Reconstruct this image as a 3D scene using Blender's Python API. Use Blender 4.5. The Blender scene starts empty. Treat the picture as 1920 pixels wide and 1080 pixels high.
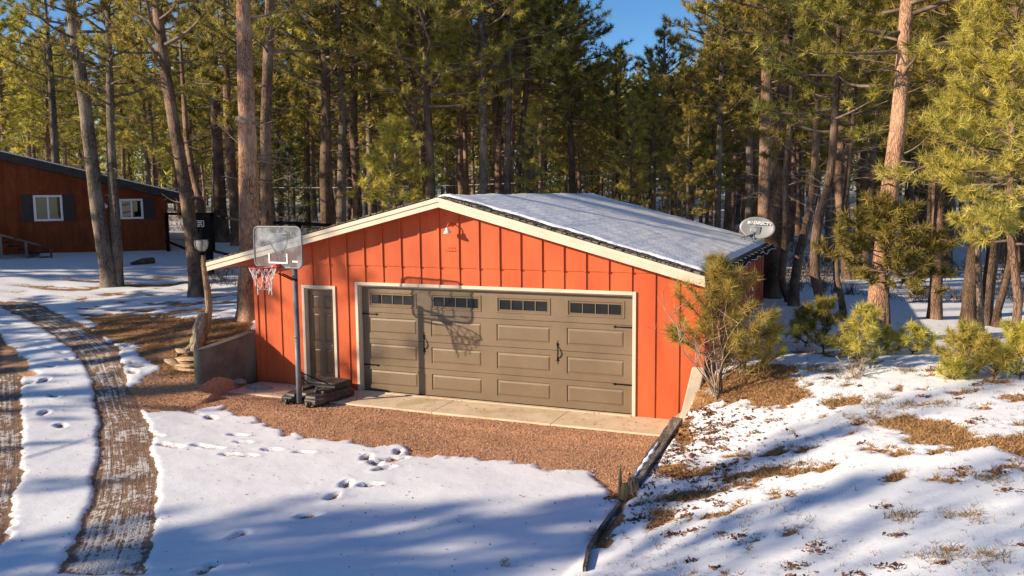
import bpy, math, random
import numpy as np
from mathutils import Vector

PI = math.pi
R = math.radians
scene = bpy.context.scene
COL = scene.collection

# ------------------------------------------------------------------ camera
FPX = 1591.46
CAM = np.array([9.176, -14.01, 3.815])
_yaw, _pit, _rol = -.3965, -.1094, -.0094
_fw = np.array([math.sin(_yaw)*math.cos(_pit), math.cos(_yaw)*math.cos(_pit), math.sin(_pit)])
_ri = np.array([math.cos(_yaw), -math.sin(_yaw), 0.0])
_up = np.cross(_ri, _fw)
_c, _s = math.cos(_rol), math.sin(_rol)
_ri, _up = _ri*_c + _up*_s, _up*_c - _ri*_s
cd = bpy.data.cameras.new('camera')
cam = bpy.data.objects.new('camera', cd)
COL.objects.link(cam)
from mathutils import Matrix
cam.matrix_world = Matrix([[_ri[0], _up[0], -_fw[0], CAM[0]], [_ri[1], _up[1], -_fw[1], CAM[1]],
                           [_ri[2], _up[2], -_fw[2], CAM[2]], [0, 0, 0, 1]])
cd.sensor_width = 36.0
cd.lens = FPX/1920*36
cd.clip_end = 3000
scene.camera = cam

# ------------------------------------------------------------------ light
SUN = np.array([-1.25, -1.0, .60]); SUN /= np.linalg.norm(SUN)
elev = math.asin(SUN[2])
w = bpy.data.worlds.new('World'); scene.world = w; w.use_nodes = True
nt = w.node_tree; nt.nodes.clear()
sky = nt.nodes.new('ShaderNodeTexSky'); sky.sky_type = 'NISHITA'; sky.sun_disc = False
sky.sun_elevation = elev; sky.sun_rotation = math.atan2(SUN[0], SUN[1]) % (2*PI)
sky.altitude = 2300; sky.air_density = 1.0; sky.dust_density = 0.3; sky.ozone_density = 3.0
bg = nt.nodes.new('ShaderNodeBackground'); bg.inputs['Strength'].default_value = .098
ow = nt.nodes.new('ShaderNodeOutputWorld')
hsv = nt.nodes.new('ShaderNodeHueSaturation'); hsv.inputs['Saturation'].default_value = 1.18
nt.links.new(sky.outputs[0], hsv.inputs['Color']); nt.links.new(hsv.outputs[0], bg.inputs[0]); nt.links.new(bg.outputs[0], ow.inputs[0])
sl = bpy.data.lights.new('sun', 'SUN'); sl.energy = 5.0; sl.angle = R(.53); sl.color = (1.0, .82, .60)
so = bpy.data.objects.new('sun', sl); COL.objects.link(so)
so.rotation_euler = Vector(SUN).to_track_quat('Z', 'Y').to_euler()
scene.view_settings.view_transform = 'Standard'
scene.view_settings.look = 'None'
scene.view_settings.exposure = .74
scene.view_settings.gamma = 1.0
scene.cycles.use_denoising = True
scene.cycles.max_bounces = 6
scene.cycles.transparent_max_bounces = 12
scene.cycles.sample_clamp_indirect = 6

# ------------------------------------------------------------------ helpers
def ray(px, py): return _fw + _ri*(px-960)/FPX - _up*(py-540)/FPX
def atd(px, py, t): return CAM + ray(px, py)*t
def atz(px, py, z):
    d = ray(px, py); return CAM + d*(z-CAM[2])/d[2]

def link(o, parent=None):
    COL.objects.link(o)
    if parent is not None: o.parent = parent
    return o
def tag(o, label=None, cat=None, group=None, kind=None):
    if label: o['label'] = label
    if cat: o['category'] = cat
    if group: o['group'] = group
    if kind: o['kind'] = kind
    return o
def thing(name, label, cat, loc=(0, 0, 0), rz=0, group=None):
    o = bpy.data.objects.new(name, None); o.empty_display_size = .2
    o.location = [float(v) for v in loc]; o.rotation_euler = (0, 0, rz)
    COL.objects.link(o)
    return tag(o, label, cat, group)

class MB:
    """collects polygons of one part; build() links them as one mesh object"""
    def __init__(s, base=(0, 0, 0)): s.v = []; s.f = []; s.m = []; s.sm = []; s.b = np.array(base, float); s.cur = 0
    def add(s, vs, fs, smooth=False):
        n = len(s.v)
        s.v += [tuple(float(c) for c in (np.array(p)-s.b)) for p in vs]
        s.f += [tuple(i+n for i in f) for f in fs]; s.m += [s.cur]*len(fs); s.sm += [smooth]*len(fs)
        return s
    def hexa(s, p):   # 8 points: bottom 4 ccw then top 4
        return s.add(p, [(3, 2, 1, 0), (4, 5, 6, 7), (0, 1, 5, 4), (1, 2, 6, 5), (2, 3, 7, 6), (3, 0, 4, 7)])
    def box(s, x0, x1, y0, y1, z0, z1):
        return s.hexa([(x0, y0, z0), (x1, y0, z0), (x1, y1, z0), (x0, y1, z0), (x0, y0, z1), (x1, y0, z1), (x1, y1, z1), (x0, y1, z1)])
    def obox(s, c, ax, ay, az):   # centre + three half axes
        c, ax, ay, az = map(lambda q: np.array(q, float), (c, ax, ay, az))
        return s.hexa([c-ax-ay-az, c+ax-ay-az, c+ax+ay-az, c-ax+ay-az, c-ax-ay+az, c+ax-ay+az, c+ax+ay+az, c-ax+ay+az])
    def tube(s, pts, rad, n=8, closed=False, caps=True, smooth=True):
        pts = [np.array(p, float) for p in pts]
        if not hasattr(rad, '__len__'): rad = [rad]*len(pts)
        k = len(pts); vs = []; up = None
        for i, p in enumerate(pts):
            a = pts[(i-1) % k] if (closed or i > 0) else p
            b = pts[(i+1) % k] if (closed or i < k-1) else p
            d = b-a; d = d/(np.linalg.norm(d)+1e-9)
            if up is None:
                up = np.array([0, 0, 1.]) if abs(d[2]) < .9 else np.array([1., 0, 0])
            x = np.cross(up, d); x /= np.linalg.norm(x)+1e-9; y = np.cross(d, x); up = y
            for j in range(n):
                t = 2*PI*j/n; vs.append(p + (x*math.cos(t)+y*math.sin(t))*rad[i])
        fs = []
        for i in range(k if closed else k-1):
            i2 = (i+1) % k
            for j in range(n):
                fs.append((i*n+j, i*n+(j+1) % n, i2*n+(j+1) % n, i2*n+j))
        s.add(vs, fs, smooth)
        if caps and not closed:
            m = len(s.v)-len(vs)
            s.f.append(tuple(m+j for j in range(n))[::-1]); s.f.append(tuple(m+(k-1)*n+j for j in range(n)))
            s.m += [s.cur]*2; s.sm += [False]*2
        return s
    def lathe(s, prof, c, n=20, axis=None):
        ax = np.array([0, 0, 1.]) if axis is None else np.array(axis, float)/np.linalg.norm(axis)
        t = np.array([1., 0, 0]) if abs(ax[2]) > .9 else np.array([0, 0, 1.])
        x = np.cross(t, ax); x /= np.linalg.norm(x); y = np.cross(ax, x); c = np.array(c, float)
        vs = []; fs = []
        for r, h in prof:
            for j in range(n):
                a = 2*PI*j/n; vs.append(c + ax*h + (x*math.cos(a)+y*math.sin(a))*r)
        for i in range(len(prof)-1):
            for j in range(n): fs.append((i*n+j, i*n+(j+1) % n, (i+1)*n+(j+1) % n, (i+1)*n+j))
        return s.add(vs, fs, True)
    def prism(s, poly, d, origin=(0, 0, 0), ex=(1, 0, 0), ez=(0, 0, 1)):
        """poly of (u,v) in plane ex/ez, extruded along vector d"""
        ex, ez, d, o = map(lambda q: np.array(q, float), (ex, ez, d, origin))
        a = [o+ex*u+ez*v for u, v in poly]; b = [p+d for p in a]; n = len(a)
        return s.add(a+b, [tuple(range(n)), tuple(range(2*n-1, n-1, -1))] + [(i, i+n, (i+1) % n+n, (i+1) % n) for i in range(n)])
    def build(s, name, mat, parent=None, bevel=0, segs=2):
        me = bpy.data.meshes.new(name); me.from_pydata(s.v, [], s.f)
        for mm in (mat if isinstance(mat, (list, tuple)) else [mat]): me.materials.append(mm)
        me.polygons.foreach_set('material_index', s.m); me.polygons.foreach_set('use_smooth', s.sm); me.update()
        o = bpy.data.objects.new(name, me); link(o, parent)
        if parent is None: o.location = tuple(s.b)
        if bevel:
            b = o.modifiers.new('bevel', 'BEVEL'); b.width = bevel; b.segments = segs; b.limit_method = 'ANGLE'; b.angle_limit = R(40)
        return o

def np_mesh(name, V, F, mat, smooth=True, attrs=None, midx=None):
    """V (n,3) float, F (m,3|4) int"""
    me = bpy.data.meshes.new(name)
    V = np.asarray(V, np.float32); F = np.asarray(F, np.int32); k = F.shape[1]
    me.vertices.add(len(V)); me.vertices.foreach_set('co', V.ravel())
    me.loops.add(F.size); me.loops.foreach_set('vertex_index', F.ravel())
    me.polygons.add(len(F)); me.polygons.foreach_set('loop_start', np.arange(0, F.size, k, dtype=np.int32))
    try: me.polygons.foreach_set('loop_total', np.full(len(F), k, np.int32))
    except Exception: pass
    me.update(calc_edges=True)
    for mm in (mat if isinstance(mat, (list, tuple)) else [mat]): me.materials.append(mm)
    if midx is not None: me.polygons.foreach_set('material_index', np.asarray(midx, np.int32))
    me.polygons.foreach_set('use_smooth', np.full(len(F), smooth))
    for k2, a in (attrs or {}).items():
        at = me.attributes.new(k2, 'FLOAT', 'POINT'); at.data.foreach_set('value', np.asarray(a, np.float32))
    me.update()
    return me

# ------------------------------------------------------------------ materials
class NT:
    def __init__(s, name):
        s.m = bpy.data.materials.new(name); s.m.use_nodes = True; s.t = s.m.node_tree; s.t.nodes.clear()
        s.out = s.n('ShaderNodeOutputMaterial'); s.b = s.n('ShaderNodeBsdfPrincipled'); s.l(s.b.outputs[0], s.out.inputs[0])
    def n(s, ty, **k):
        o = s.t.nodes.new(ty)
        for a, v in k.items(): setattr(o, a, v)
        return o
    def l(s, a, b): s.t.links.new(a, b)
    def val(s, x, sock):
        if isinstance(x, (int, float)): sock.default_value = x
        elif isinstance(x, (tuple, list)): sock.default_value = tuple(x) if len(x) == 4 or sock.type == 'VECTOR' else tuple(x)+(1,)
        else: s.l(x, sock)
    def math(s, op, a, b=0, c=None, clamp=False):
        o = s.n('ShaderNodeMath', operation=op); o.use_clamp = clamp
        s.val(a, o.inputs[0]); s.val(b, o.inputs[1])
        if c is not None: s.val(c, o.inputs[2])
        return o.outputs[0]
    def mix(s, f, a, b):
        o = s.n('ShaderNodeMix', data_type='RGBA'); s.val(f, o.inputs[0]); s.val(a, o.inputs[6]); s.val(b, o.inputs[7]); return o.outputs[2]
    def smooth(s, x, lo, hi):
        o = s.n('ShaderNodeMapRange', interpolation_type='SMOOTHSTEP'); s.val(x, o.inputs[0])
        o.inputs[1].default_value = lo; o.inputs[2].default_value = hi; return o.outputs[0]
    def coord(s, scale=(1, 1, 1), kind='Object', rot=(0, 0, 0)):
        c = s.n('ShaderNodeTexCoord'); m = s.n('ShaderNodeMapping'); s.l(c.outputs[kind], m.inputs[0])
        m.inputs['Scale'].default_value = scale; m.inputs['Rotation'].default_value = rot; return m.outputs[0]
    def noise(s, scale, vec=None, detail=4, rough=.6, dist=0):
        o = s.n('ShaderNodeTexNoise'); o.inputs['Scale'].default_value = scale; o.inputs['Detail'].default_value = detail
        o.inputs['Roughness'].default_value = rough; o.inputs['Distortion'].default_value = dist
        if vec is not None: s.l(vec, o.inputs[0])
        return o.outputs[0]
    def voro(s, scale, vec=None, feat='F1'):
        o = s.n('ShaderNodeTexVoronoi', feature=feat); o.inputs['Scale'].default_value = scale
        if vec is not None: s.l(vec, o.inputs[0])
        return o
    def attr(s, name):
        o = s.n('ShaderNodeAttribute'); o.attribute_name = name; return o.outputs['Fac']
    def bump(s, h, strength=.3, dist=.02, normal=None):
        o = s.n('ShaderNodeBump'); o.inputs['Strength'].default_value = strength; o.inputs['Distance'].default_value = dist
        s.l(h, o.inputs['Height'])
        if normal is not None: s.l(normal, o.inputs['Normal'])
        return o.outputs[0]
    def fin(s, col=None, rough=.6, normal=None, metal=0, spec=None, **k):
        if col is not None: s.val(col, s.b.inputs['Base Color'])
        s.val(rough, s.b.inputs['Roughness']); s.b.inputs['Metallic'].default_value = metal
        if spec is not None: s.b.inputs['Specular IOR Level'].default_value = spec
        if normal is not None: s.l(normal, s.b.inputs['Normal'])
        return s.m

def paint(name, col, var=.12, rough=.55, bump=.1, nscale=6, stretch=(1, 1, 1), dirt=None, metal=0, spec=.4):
    t = NT(name); v = t.coord(stretch); n1 = t.noise(nscale, v, 6); n2 = t.noise(nscale*9, v, 3)
    d = tuple(c*(1-var*1.6) for c in col); l = tuple(min(1, c*(1+var)) for c in col)
    c = t.mix(t.smooth(n1, .3, .7), d, l)
    if dirt: c = t.mix(t.math('MULTIPLY', t.smooth(t.noise(nscale*.6, v, 8, .7), .55, .75), .7), c, dirt)
    return t.fin(c, rough, t.bump(n2, bump, .01), metal, spec)

def bark(name, dark, mid, light):
    t = NT(name); v = t.coord((1, 1, .22)); n = t.noise(9, v, 6, .65, .4)
    oi = t.n('ShaderNodeObjectInfo')
    v2 = t.n('ShaderNodeVectorMath', operation='ADD'); t.l(v, v2.inputs[0]); nz = t.n('ShaderNodeTexNoise'); nz.inputs['Scale'].default_value = 7; t.l(v, nz.inputs[0]); sc_ = t.n('ShaderNodeVectorMath', operation='SCALE'); t.l(nz.outputs['Color'], sc_.inputs[0]); sc_.inputs['Scale'].default_value = .16; t.l(sc_.outputs[0], v2.inputs[1]); vo = t.voro(24, v2.outputs[0], 'DISTANCE_TO_EDGE'); n2 = t.noise(1.4, t.coord((1, 1, .6)), 4)
    h = t.math('ADD', t.math('MULTIPLY', t.smooth(vo.outputs[0], 0, .16), .38), t.math('MULTIPLY', n, .5))
    c = t.mix(t.smooth(h, .12, .72), dark, mid); c = t.mix(t.smooth(t.math('ADD', n2, t.math('MULTIPLY', n, .3)), .55, .85), c, light)
    o = t.n('ShaderNodeHueSaturation'); t.val(t.math('ADD', .75, t.math('MULTIPLY', oi.outputs['Random'], .5)), o.inputs['Value']); t.l(c, o.inputs['Color'])
    return t.fin(o.outputs[0], .92, t.bump(h, .8, .04), spec=.15)
M = {}
M['bark_orange'] = bark('bark_orange', (.06, .035, .022), (.215, .128, .088), (.34, .225, .16))
M['bark_brown'] = bark('bark_brown', (.04, .027, .02), (.135, .088, .06), (.25, .165, .115))
M['bark_ponderosa'] = bark('bark_ponderosa', (.09, .05, .032), (.34, .185, .115), (.47, .30, .20))
M['bark_grey'] = bark('bark_grey', (.06, .046, .036), (.20, .155, .12), (.33, .26, .20))
M['twig'] = paint('dead_twig', (.17, .125, .095), .35, .9, .3, 4)

def needles(name, c_dark, c_light, trans=.5):
    t = NT(name); oi = t.n('ShaderNodeObjectInfo'); a = t.attr('tint')
    c = t.mix(a, c_dark, c_light)
    hs = t.n('ShaderNodeHueSaturation'); t.l(c, hs.inputs['Color'])
    t.val(t.math('ADD', .485, t.math('MULTIPLY', oi.outputs['Random'], .03)), hs.inputs['Hue'])
    t.val(t.math('ADD', .8, t.math('MULTIPLY', oi.outputs['Random'], .4)), hs.inputs['Value'])
    t.fin(hs.outputs[0], .5, spec=.3)
    tr = t.n('ShaderNodeBsdfTranslucent'); t.l(hs.outputs[0], tr.inputs[0])
    mx = t.n('ShaderNodeMixShader'); mx.inputs[0].default_value = trans
    t.l(t.b.outputs[0], mx.inputs[1]); t.l(tr.outputs[0], mx.inputs[2]); t.l(mx.outputs[0], t.out.inputs[0])
    return t.m
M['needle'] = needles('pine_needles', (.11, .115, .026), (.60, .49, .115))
M['needle_sun'] = needles('sunlit_pine_needles', (.24, .22, .045), (.80, .66, .16), .45)  # lit copy of the pine needles: sunlight put into a brighter, yellower colour
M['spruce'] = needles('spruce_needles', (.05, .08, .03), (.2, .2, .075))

SNOWC = (.80, .82, .86)
def snow_mat():
    t = NT('roof_snow'); n = t.noise(5, t.coord(), 6); v = t.coord((1, 1, 1))
    br = t.n('ShaderNodeTexBrick'); t.l(v, br.inputs[0]); br.inputs['Scale'].default_value = 1
    br.inputs['Brick Width'].default_value = .33; br.inputs['Row Height'].default_value = .17; br.inputs['Mortar Size'].default_value = .02
    br.inputs['Mortar Smooth'].default_value = 1.0
    b1 = t.bump(br.outputs['Fac'], .18, -.02); b2 = t.bump(n, .12, .03, b1)
    return t.fin((.90, .90, .91), .6, b2, spec=.2)
M['roof_snow'] = snow_mat()

# ground
def ground_mat():
    t = NT('ground'); P = t.coord((1, 1, 1)); sn = t.attr('snow'); nd = t.attr('needle'); tr = t.attr('track'); tu = t.attr('tu'); gr = t.attr('grassy')
    n1 = t.noise(1.3, P, 6, .62); n2 = t.noise(9, P, 5, .65); n3 = t.noise(38, P, 3, .6)
    f = t.math('ADD', sn, t.math('MULTIPLY', t.math('SUBTRACT', n1, .5), .55))
    f = t.math('ADD', f, t.math('MULTIPLY', t.math('SUBTRACT', n2, .5), .6))
    f = t.math('ADD', f, t.math('MULTIPLY', t.math('SUBTRACT', n3, .5), .35))
    # grass poking through on the bank
    g2 = t.noise(4.2, P, 6, .72); g3 = t.noise(22, P, 4, .7)
    gg = t.math('MULTIPLY', gr, t.math('ADD', t.math('MULTIPLY', t.smooth(g3, .56, .68), .46), t.math('MULTIPLY', t.smooth(g2, .56, .68), .52)))
    f = t.math('SUBTRACT', f, gg)
    snow = t.smooth(f, .44, .56)
    spk = t.math('MULTIPLY', t.smooth(t.noise(70, P, 2, .5), .54, .62), t.math('SUBTRACT', 1.0, t.smooth(f, .60, 1.0)))
    snow = t.math('MULTIPLY', snow, t.math('SUBTRACT', 1.0, t.math('MULTIPLY', spk, .75)))
    # gravel
    v1 = t.voro(48, P); v2 = t.voro(95, P); gc = t.n('ShaderNodeValToRGB'); t.l(v1.outputs['Color'], gc.inputs[0])
    e = gc.color_ramp.elements; e[0].position = .0; e[0].color = (.24, .13, .08, 1); e[1].position = 1; e[1].color = (.78, .50, .32, 1)
    for p, c in ((.3, (.54, .27, .13)), (.5, (.68, .36, .19)), (.7, (.46, .27, .18)), (.85, (.72, .42, .23))):
        q = e.new(p); q.color = c+(1,)
    gravel = t.mix(t.smooth(n1, .35, .7), gc.outputs[0], t.mix(.45, gc.outputs[0], (.38, .19, .10)))
    # needle litter
    sv = t.coord((1, 1, 1), rot=(0, 0, .6)); m1 = t.noise(24, t.coord((1, .22, 1)), 4, .7, 1.2); m2 = t.noise(24, t.coord((.25, 1, 1), rot=(0, 0, .5)), 4, .7, 1.2)
    lit = t.mix(t.smooth(t.math('ADD', m1, m2), .75, 1.25), (.15, .07, .03), (.60, .34, .15))
    lit = t.mix(t.smooth(n1, .4, .75), lit, (.30, .16, .08))
    bare = t.mix(t.smooth(t.math('ADD', nd, t.math('MULTIPLY', t.math('SUBTRACT', n2, .5), .8)), .4, .6), gravel, lit)
    # tyre tracks: streaks along the track, treads across
    cx = t.n('ShaderNodeCombineXYZ'); t.l(tu, cx.inputs[0]); t.l(t.attr('tv'), cx.inputs[1])
    mp = t.n('ShaderNodeMapping'); t.l(cx.outputs[0], mp.inputs[0]); mp.inputs['Scale'].default_value = (22, .7, 1)
    ts = t.noise(1.0, mp.outputs[0], 5, .65)
    mp2 = t.n('ShaderNodeMapping'); t.l(cx.outputs[0], mp2.inputs[0]); mp2.inputs['Scale'].default_value = (1, 1, 1)
    wv = t.n('ShaderNodeTexWave'); wv.bands_direction = 'DIAGONAL'; t.l(mp2.outputs[0], wv.inputs[0]); wv.inputs['Scale'].default_value = 5.5
    wv.inputs['Distortion'].default_value = 1.5; wv.inputs['Detail'].default_value = 2
    tf = t.math('ADD', t.math('MULTIPLY', ts, 1.0), t.math('MULTIPLY', t.math('SUBTRACT', wv.outputs['Fac'], .5), .05))
    tf = t.math('ADD', tf, t.math('MULTIPLY', t.math('SUBTRACT', n2, .5), .75))
    tf = t.math('ADD', tf, t.math('MULTIPLY', t.math('SUBTRACT', n3, .5), .35))
    tf = t.math('ADD', tf, t.math('MULTIPLY', t.math('SUBTRACT', n1, .5), .7))
    tf = t.math('ADD', tf, t.math('MULTIPLY', t.math('SUBTRACT', tr, .85), .35))
    tsn = t.smooth(tf, .44, .56)
    tcol = t.mix(t.smooth(n2, .3, .7), (.12, .092, .072), (.27, .19, .135))
    tcol = t.mix(tsn, t.mix(.2, tcol, gravel), (.64, .60, .56))
    bare = t.mix(t.smooth(tr, .02, .12), bare, tcol)
    fr = t.math('MULTIPLY', t.smooth(f, .40, .47), 1.0)
    col = t.mix(snow, t.mix(t.math('MULTIPLY', fr, .25), bare, (.5, .46, .42)), SNOWC)
    hb = t.math('ADD', t.math('MULTIPLY', t.math('SUBTRACT', 1.0, v1.outputs['Distance']), .5), t.math('MULTIPLY', t.math('ADD', m1, m2), .5))
    b0 = t.bump(hb, .9, .02)
    hs = t.math('ADD', t.math('MULTIPLY', snow, 1.0), t.math('MULTIPLY', n3, .12))
    hs = t.math('ADD', hs, t.math('MULTIPLY', t.math('MULTIPLY', tf, t.smooth(tr, .02, .12)), .8))
    b1 = t.bump(hs, .8, .035, b0)
    nz = t.n('ShaderNodeMix', data_type='VECTOR'); 
    hs2 = t.math('ADD', t.math('MULTIPLY', n2, .5), t.math('MULTIPLY', n3, .25))
    hs2 = t.math('ADD', hs2, t.math('MULTIPLY', snow, 1.0)); b2 = t.bump(hs2, .30, .03)
    t.l(snow, nz.inputs[0]); t.l(b1, nz.inputs[4]); t.l(b2, nz.inputs[5])
    return t.fin(col, .8, nz.outputs[1], spec=.2)
M['ground'] = ground_mat()

# ------------------------------------------------------------------ terrain
def tps(pts):
    P = np.array([p[:2] for p in pts], float)/10; z = np.array([p[2] for p in pts], float); n = len(P)
    d = np.linalg.norm(P[:, None]-P[None], axis=2); K = np.where(d > 0, d*d*np.log(d+1e-12), 0)+np.eye(n)*.01
    A = np.zeros((n+3, n+3)); A[:n, :n] = K; A[:n, n] = 1; A[:n, n+1:] = P; A[n, :n] = 1; A[n+1:, :n] = P.T
    c = np.linalg.solve(A, np.r_[z, 0, 0, 0])
    def f(x, y):
        x = np.asarray(x, float)/10; y = np.asarray(y, float)/10; o = c[n]+c[n+1]*x+c[n+2]*y
        for i in range(n):
            r2 = (x-P[i, 0])**2+(y-P[i, 1])**2+1e-12
            o = o+c[i]*.5*r2*np.log(r2)
        return o
    return f
FAR = [(0, 60, 2.0), (-40, 60, 2.6), (40, 60, 1.6), (80, 20, 1.5), (-60, 10, 2.2), (-50, -40, 1.2), (0, -50, .3), (50, -40, 1.2), (0, 105, 5.5), (90, 90, 4.0), (-90, 90, 6), (0, 200, 12), (-120, 200, 12), (120, 200, 12), (-100, 0, 2.5)]
TL = tps([(-1.5, -2, -.03), (-1.5, -5, -.03), (-2, -8, -.03), (-3, -3.2, .04), (-2.3, -1.8, .0), (-2.2, -2.8, .0), (-3.0, -1.6, .12), (-4, -1.8, .28), (-3, 0, .88), (-3.2, 3, 1.0),
          (-3, 8, 1.1), (-5, 0, .72), (-5, -2.2, .32), (-6, -4, .2), (-5, -8, .03), (-8, -2, .42), (-8, 1, .72), (-7, 4, .92), (-12, 2, .9), (-12, -2, .6),
          (-15, 6, 1.45), (-14, 12, 1.65), (-19, 6, 1.8), (-16, 12, 1.8), (-25, 5, 1.9), (-10, 20, 1.6), (-3, 20, 1.4), (-12, -6, .3), (-20, -5, .9),
          (2, -3, -.03), (6, -3, -.03), (2, -8, -.03), (6, -8, -.03), (2, -13, -.03), (7, -14, 0), (2, 0, -.03), (5, 0, -.03), (3, 12, 1.1), (8, 14, .9)]+FAR)
TR = tps([(6.6, 0, .86), (6.7, -1, .36), (6.7, -2.5, .20), (6.7, -4.2, .06), (6.6, -7, .0), (6.6, -12, 0), (6.9, 4, 1.0), (6.9, 9, 1.0), (9, 0, 1.0), (9, -4, .72),
          (9, -8, .5), (9, -12, .4), (12, -2, 1.12), (12, -6, 1.02), (12, -10, .95), (15, -3, 1.25), (14, 0.5, 1.2), (11, 1.6, 1.12), (10.5, 4, .78), (14, 4, .8), (18, 2, .95), (20, -6, 1.4),
          (9.6, 7, .85), (10, 20, .95), (18, 14, .9), (20, 30, 1.2), (3, 12, 1.1), (5, 20, 1.2)]+FAR)
def sst(x, a, b):
    t = np.clip((np.asarray(x, float)-a)/(b-a), 0, 1); return t*t*(3-2*t)
XL, XR, YB = -2.43, 6.74, 8.5        # garage walls
def ridgex(y): return np.where(np.asarray(y) > -1.0, 6.62, 6.62-(-1.0-np.asarray(y))*.03)
def H(x, y):
    x = np.asarray(x, float); y = np.asarray(y, float)
    l = TL(x, y); r = TR(x, y)
    low = (x > -2.2) & (y < 1)
    l = np.where(low & (x < 8), np.minimum(l, -.03+.02*np.sin(x*1.3)*np.sin(y*.9)), l)
    # steep cut at left wing wall
    cut = sst(x, -2.66, -2.5)*(1-sst(y, .5, .6))*sst(y, -1.62, -1.35)
    l = l*(1-cut)+(-.03)*cut
    wr = sst(x-ridgex(y), -.02, .09)
    wb = sst(x, -1, 7)
    wy = sst(y, 8.6, 10)
    wr = wr*(1-wy)+wb*wy
    z = l*(1-wr)+r*wr
    ins = (x > XL+.02) & (x < XR-.02) & (y > .03) & (y < YB-.03)
    return np.where(ins, -.08, z)
def Hs(x, y): return float(H(x, y))
def gp(px, py, dz=0.0):
    d = ray(px, py); t = 3.0; p = CAM+d*t
    step = .1
    while t < 150:
        p = CAM+d*t
        if p[2] < Hs(p[0], p[1])+dz: break
        t += step; step = .1+t*.004
    lo, hi = t-step*1.2, t
    for _ in range(14):
        m = (lo+hi)/2; p = CAM+d*m
        if p[2] < Hs(p[0], p[1])+dz: hi = m
        else: lo = m
    return CAM+d*hi
def depth(p): return float((np.array(p)-CAM)@_fw)

def polyd(X, Y, poly):
    """signed distance, positive inside"""
    P = np.array(poly); d = np.full(X.shape, 1e9); ins = np.zeros(X.shape, bool)
    for i in range(len(P)):
        a = P[i]; b = P[(i+1) % len(P)]; e = b-a; w0 = X-a[0]; w1 = Y-a[1]
        h = np.clip((w0*e[0]+w1*e[1])/(e@e+1e-12), 0, 1)
        d = np.minimum(d, np.hypot(w0-e[0]*h, w1-e[1]*h))
        c = ((a[1] <= Y) & (b[1] > Y)) | ((b[1] <= Y) & (a[1] > Y))
        with np.errstate(divide='ignore', invalid='ignore'):
            xi = a[0]+(Y-a[1])/(b[1]-a[1]+1e-15)*e[0]
        ins ^= c & (X < xi)
    return np.where(ins, d, -d)
def gpoly(pts): return [tuple(gp(x, y)[:2]) for x, y in pts]

rng = np.random.default_rng(7)
def axis_lines(lo, hi, fine, far0, far1, g=1.16):
    a = list(np.arange(lo, hi+fine, fine)); s = fine; x = lo
    while x > far0: s *= g; x -= s; a.append(x)
    s = fine; x = hi+fine
    while x < far1: s *= g; x += s; a.append(x)
    return np.array(sorted(a))
gx = axis_lines(-6.5, 13.5, .045, -260, 260, 1.05)
gy = axis_lines(-12.5, 2.2, .045, -200, 320, 1.04)
GX, GY = np.meshgrid(gx, gy)
GX = GX.astype(float); GY = GY.astype(float)
GZ = H(GX, GY)

bare_front = gpoly([(240, 728), (262, 765), (300, 773), (330, 777), (372, 782), (382, 768), (412, 765), (440, 778), (470, 790), (478, 803), (545, 815), (600, 826), (690, 842), (770, 843),
                    (775, 853), (860, 858), (930, 870), (1040, 880), (1100, 885), (1125, 902), (1150, 925), (1152, 950), (1130, 985), (1108, 1010), (1098, 1045), (1110, 1060), (1180, 960), (1185, 930), (1250, 815)])
bare_front = bare_front + [(6.7, .5), (-2.45, .5)] + gpoly([(480, 625), (478, 600), (400, 598), (330, 598), (240, 589), (150, 590), (165, 606), (187, 627), (213, 645), (247, 647), (256, 670), (295, 693), (262, 698), (247, 722)])
track1 = gpoly([(0, 575), (37, 593), (83, 617), (127, 653), (157, 687), (173, 720), (183, 770), (184, 820), (183, 870), (175, 925), (160, 965), (140, 1015), (105, 1079),
                (268, 1079), (288, 1000), (297, 930), (290, 860), (278, 800), (253, 753), (240, 720), (233, 687), (213, 647), (183, 627), (150, 607), (107, 587), (67, 568), (0, 566)])
track2 = gpoly([(-200, 560), (-100, 610), (0, 628), (28, 655), (40, 690), (40, 740), (41, 800), (40, 860), (33, 930), (10, 1000), (-20, 1060), (-200, 1079), (-160, 900), (-90, 700), (-200, 620)])
dirt2 = gpoly([(0, 632), (28, 655), (52, 685), (56, 705), (36, 706), (20, 690), (0, 692)])
patches_r = [gpoly(q) for q in ([(1262, 745), (1300, 700), (1340, 712), (1400, 690), (1470, 690), (1500, 730), (1525, 745), (1490, 757), (1440, 775), (1400, 770), (1340, 752), (1300, 770)],
                                [(1585, 785), (1640, 776), (1700, 783), (1760, 800), (1830, 818), (1850, 850), (1790, 848), (1730, 838), (1700, 815), (1640, 803)],
                                [(1865, 825), (1920, 820), (1925, 857), (1880, 850)], [(1545, 752), (1570, 745), (1600, 760), (1560, 768)], [(1215, 960), (1240, 955), (1252, 975), (1225, 990)],
                                [(1240, 815), (1262, 800), (1310, 830), (1290, 845), (1250, 835)], [(1230, 875), (1290, 872), (1280, 893), (1235, 893)], [(1360, 903), (1410, 900), (1420, 915), (1370, 918)],
                                [(1440, 690), (1560, 690), (1570, 698), (1440, 700)])]
S = np.full(GX.shape, 1.0)
near = (GX > -40) & (GX < 40) & (GY < 40) & (GY > -30)
def vnoise(x, y, seed, sc):
    r = np.random.default_rng(seed); o = 0; amp = 1; tot = 0
    for k in range(5):
        for j in range(3):
            a = r.uniform(0, 2*PI); ph = r.uniform(0, 2*PI); fr = sc*(1.9**k)*r.uniform(.8, 1.25)
            o = o+amp*np.sin((x*math.cos(a)+y*math.sin(a))*fr+ph+1.3*np.sin((x*math.sin(a)-y*math.cos(a))*fr*.7+ph*2))
        tot += amp*1.7; amp *= .62
    return o/tot
RG = None
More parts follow.
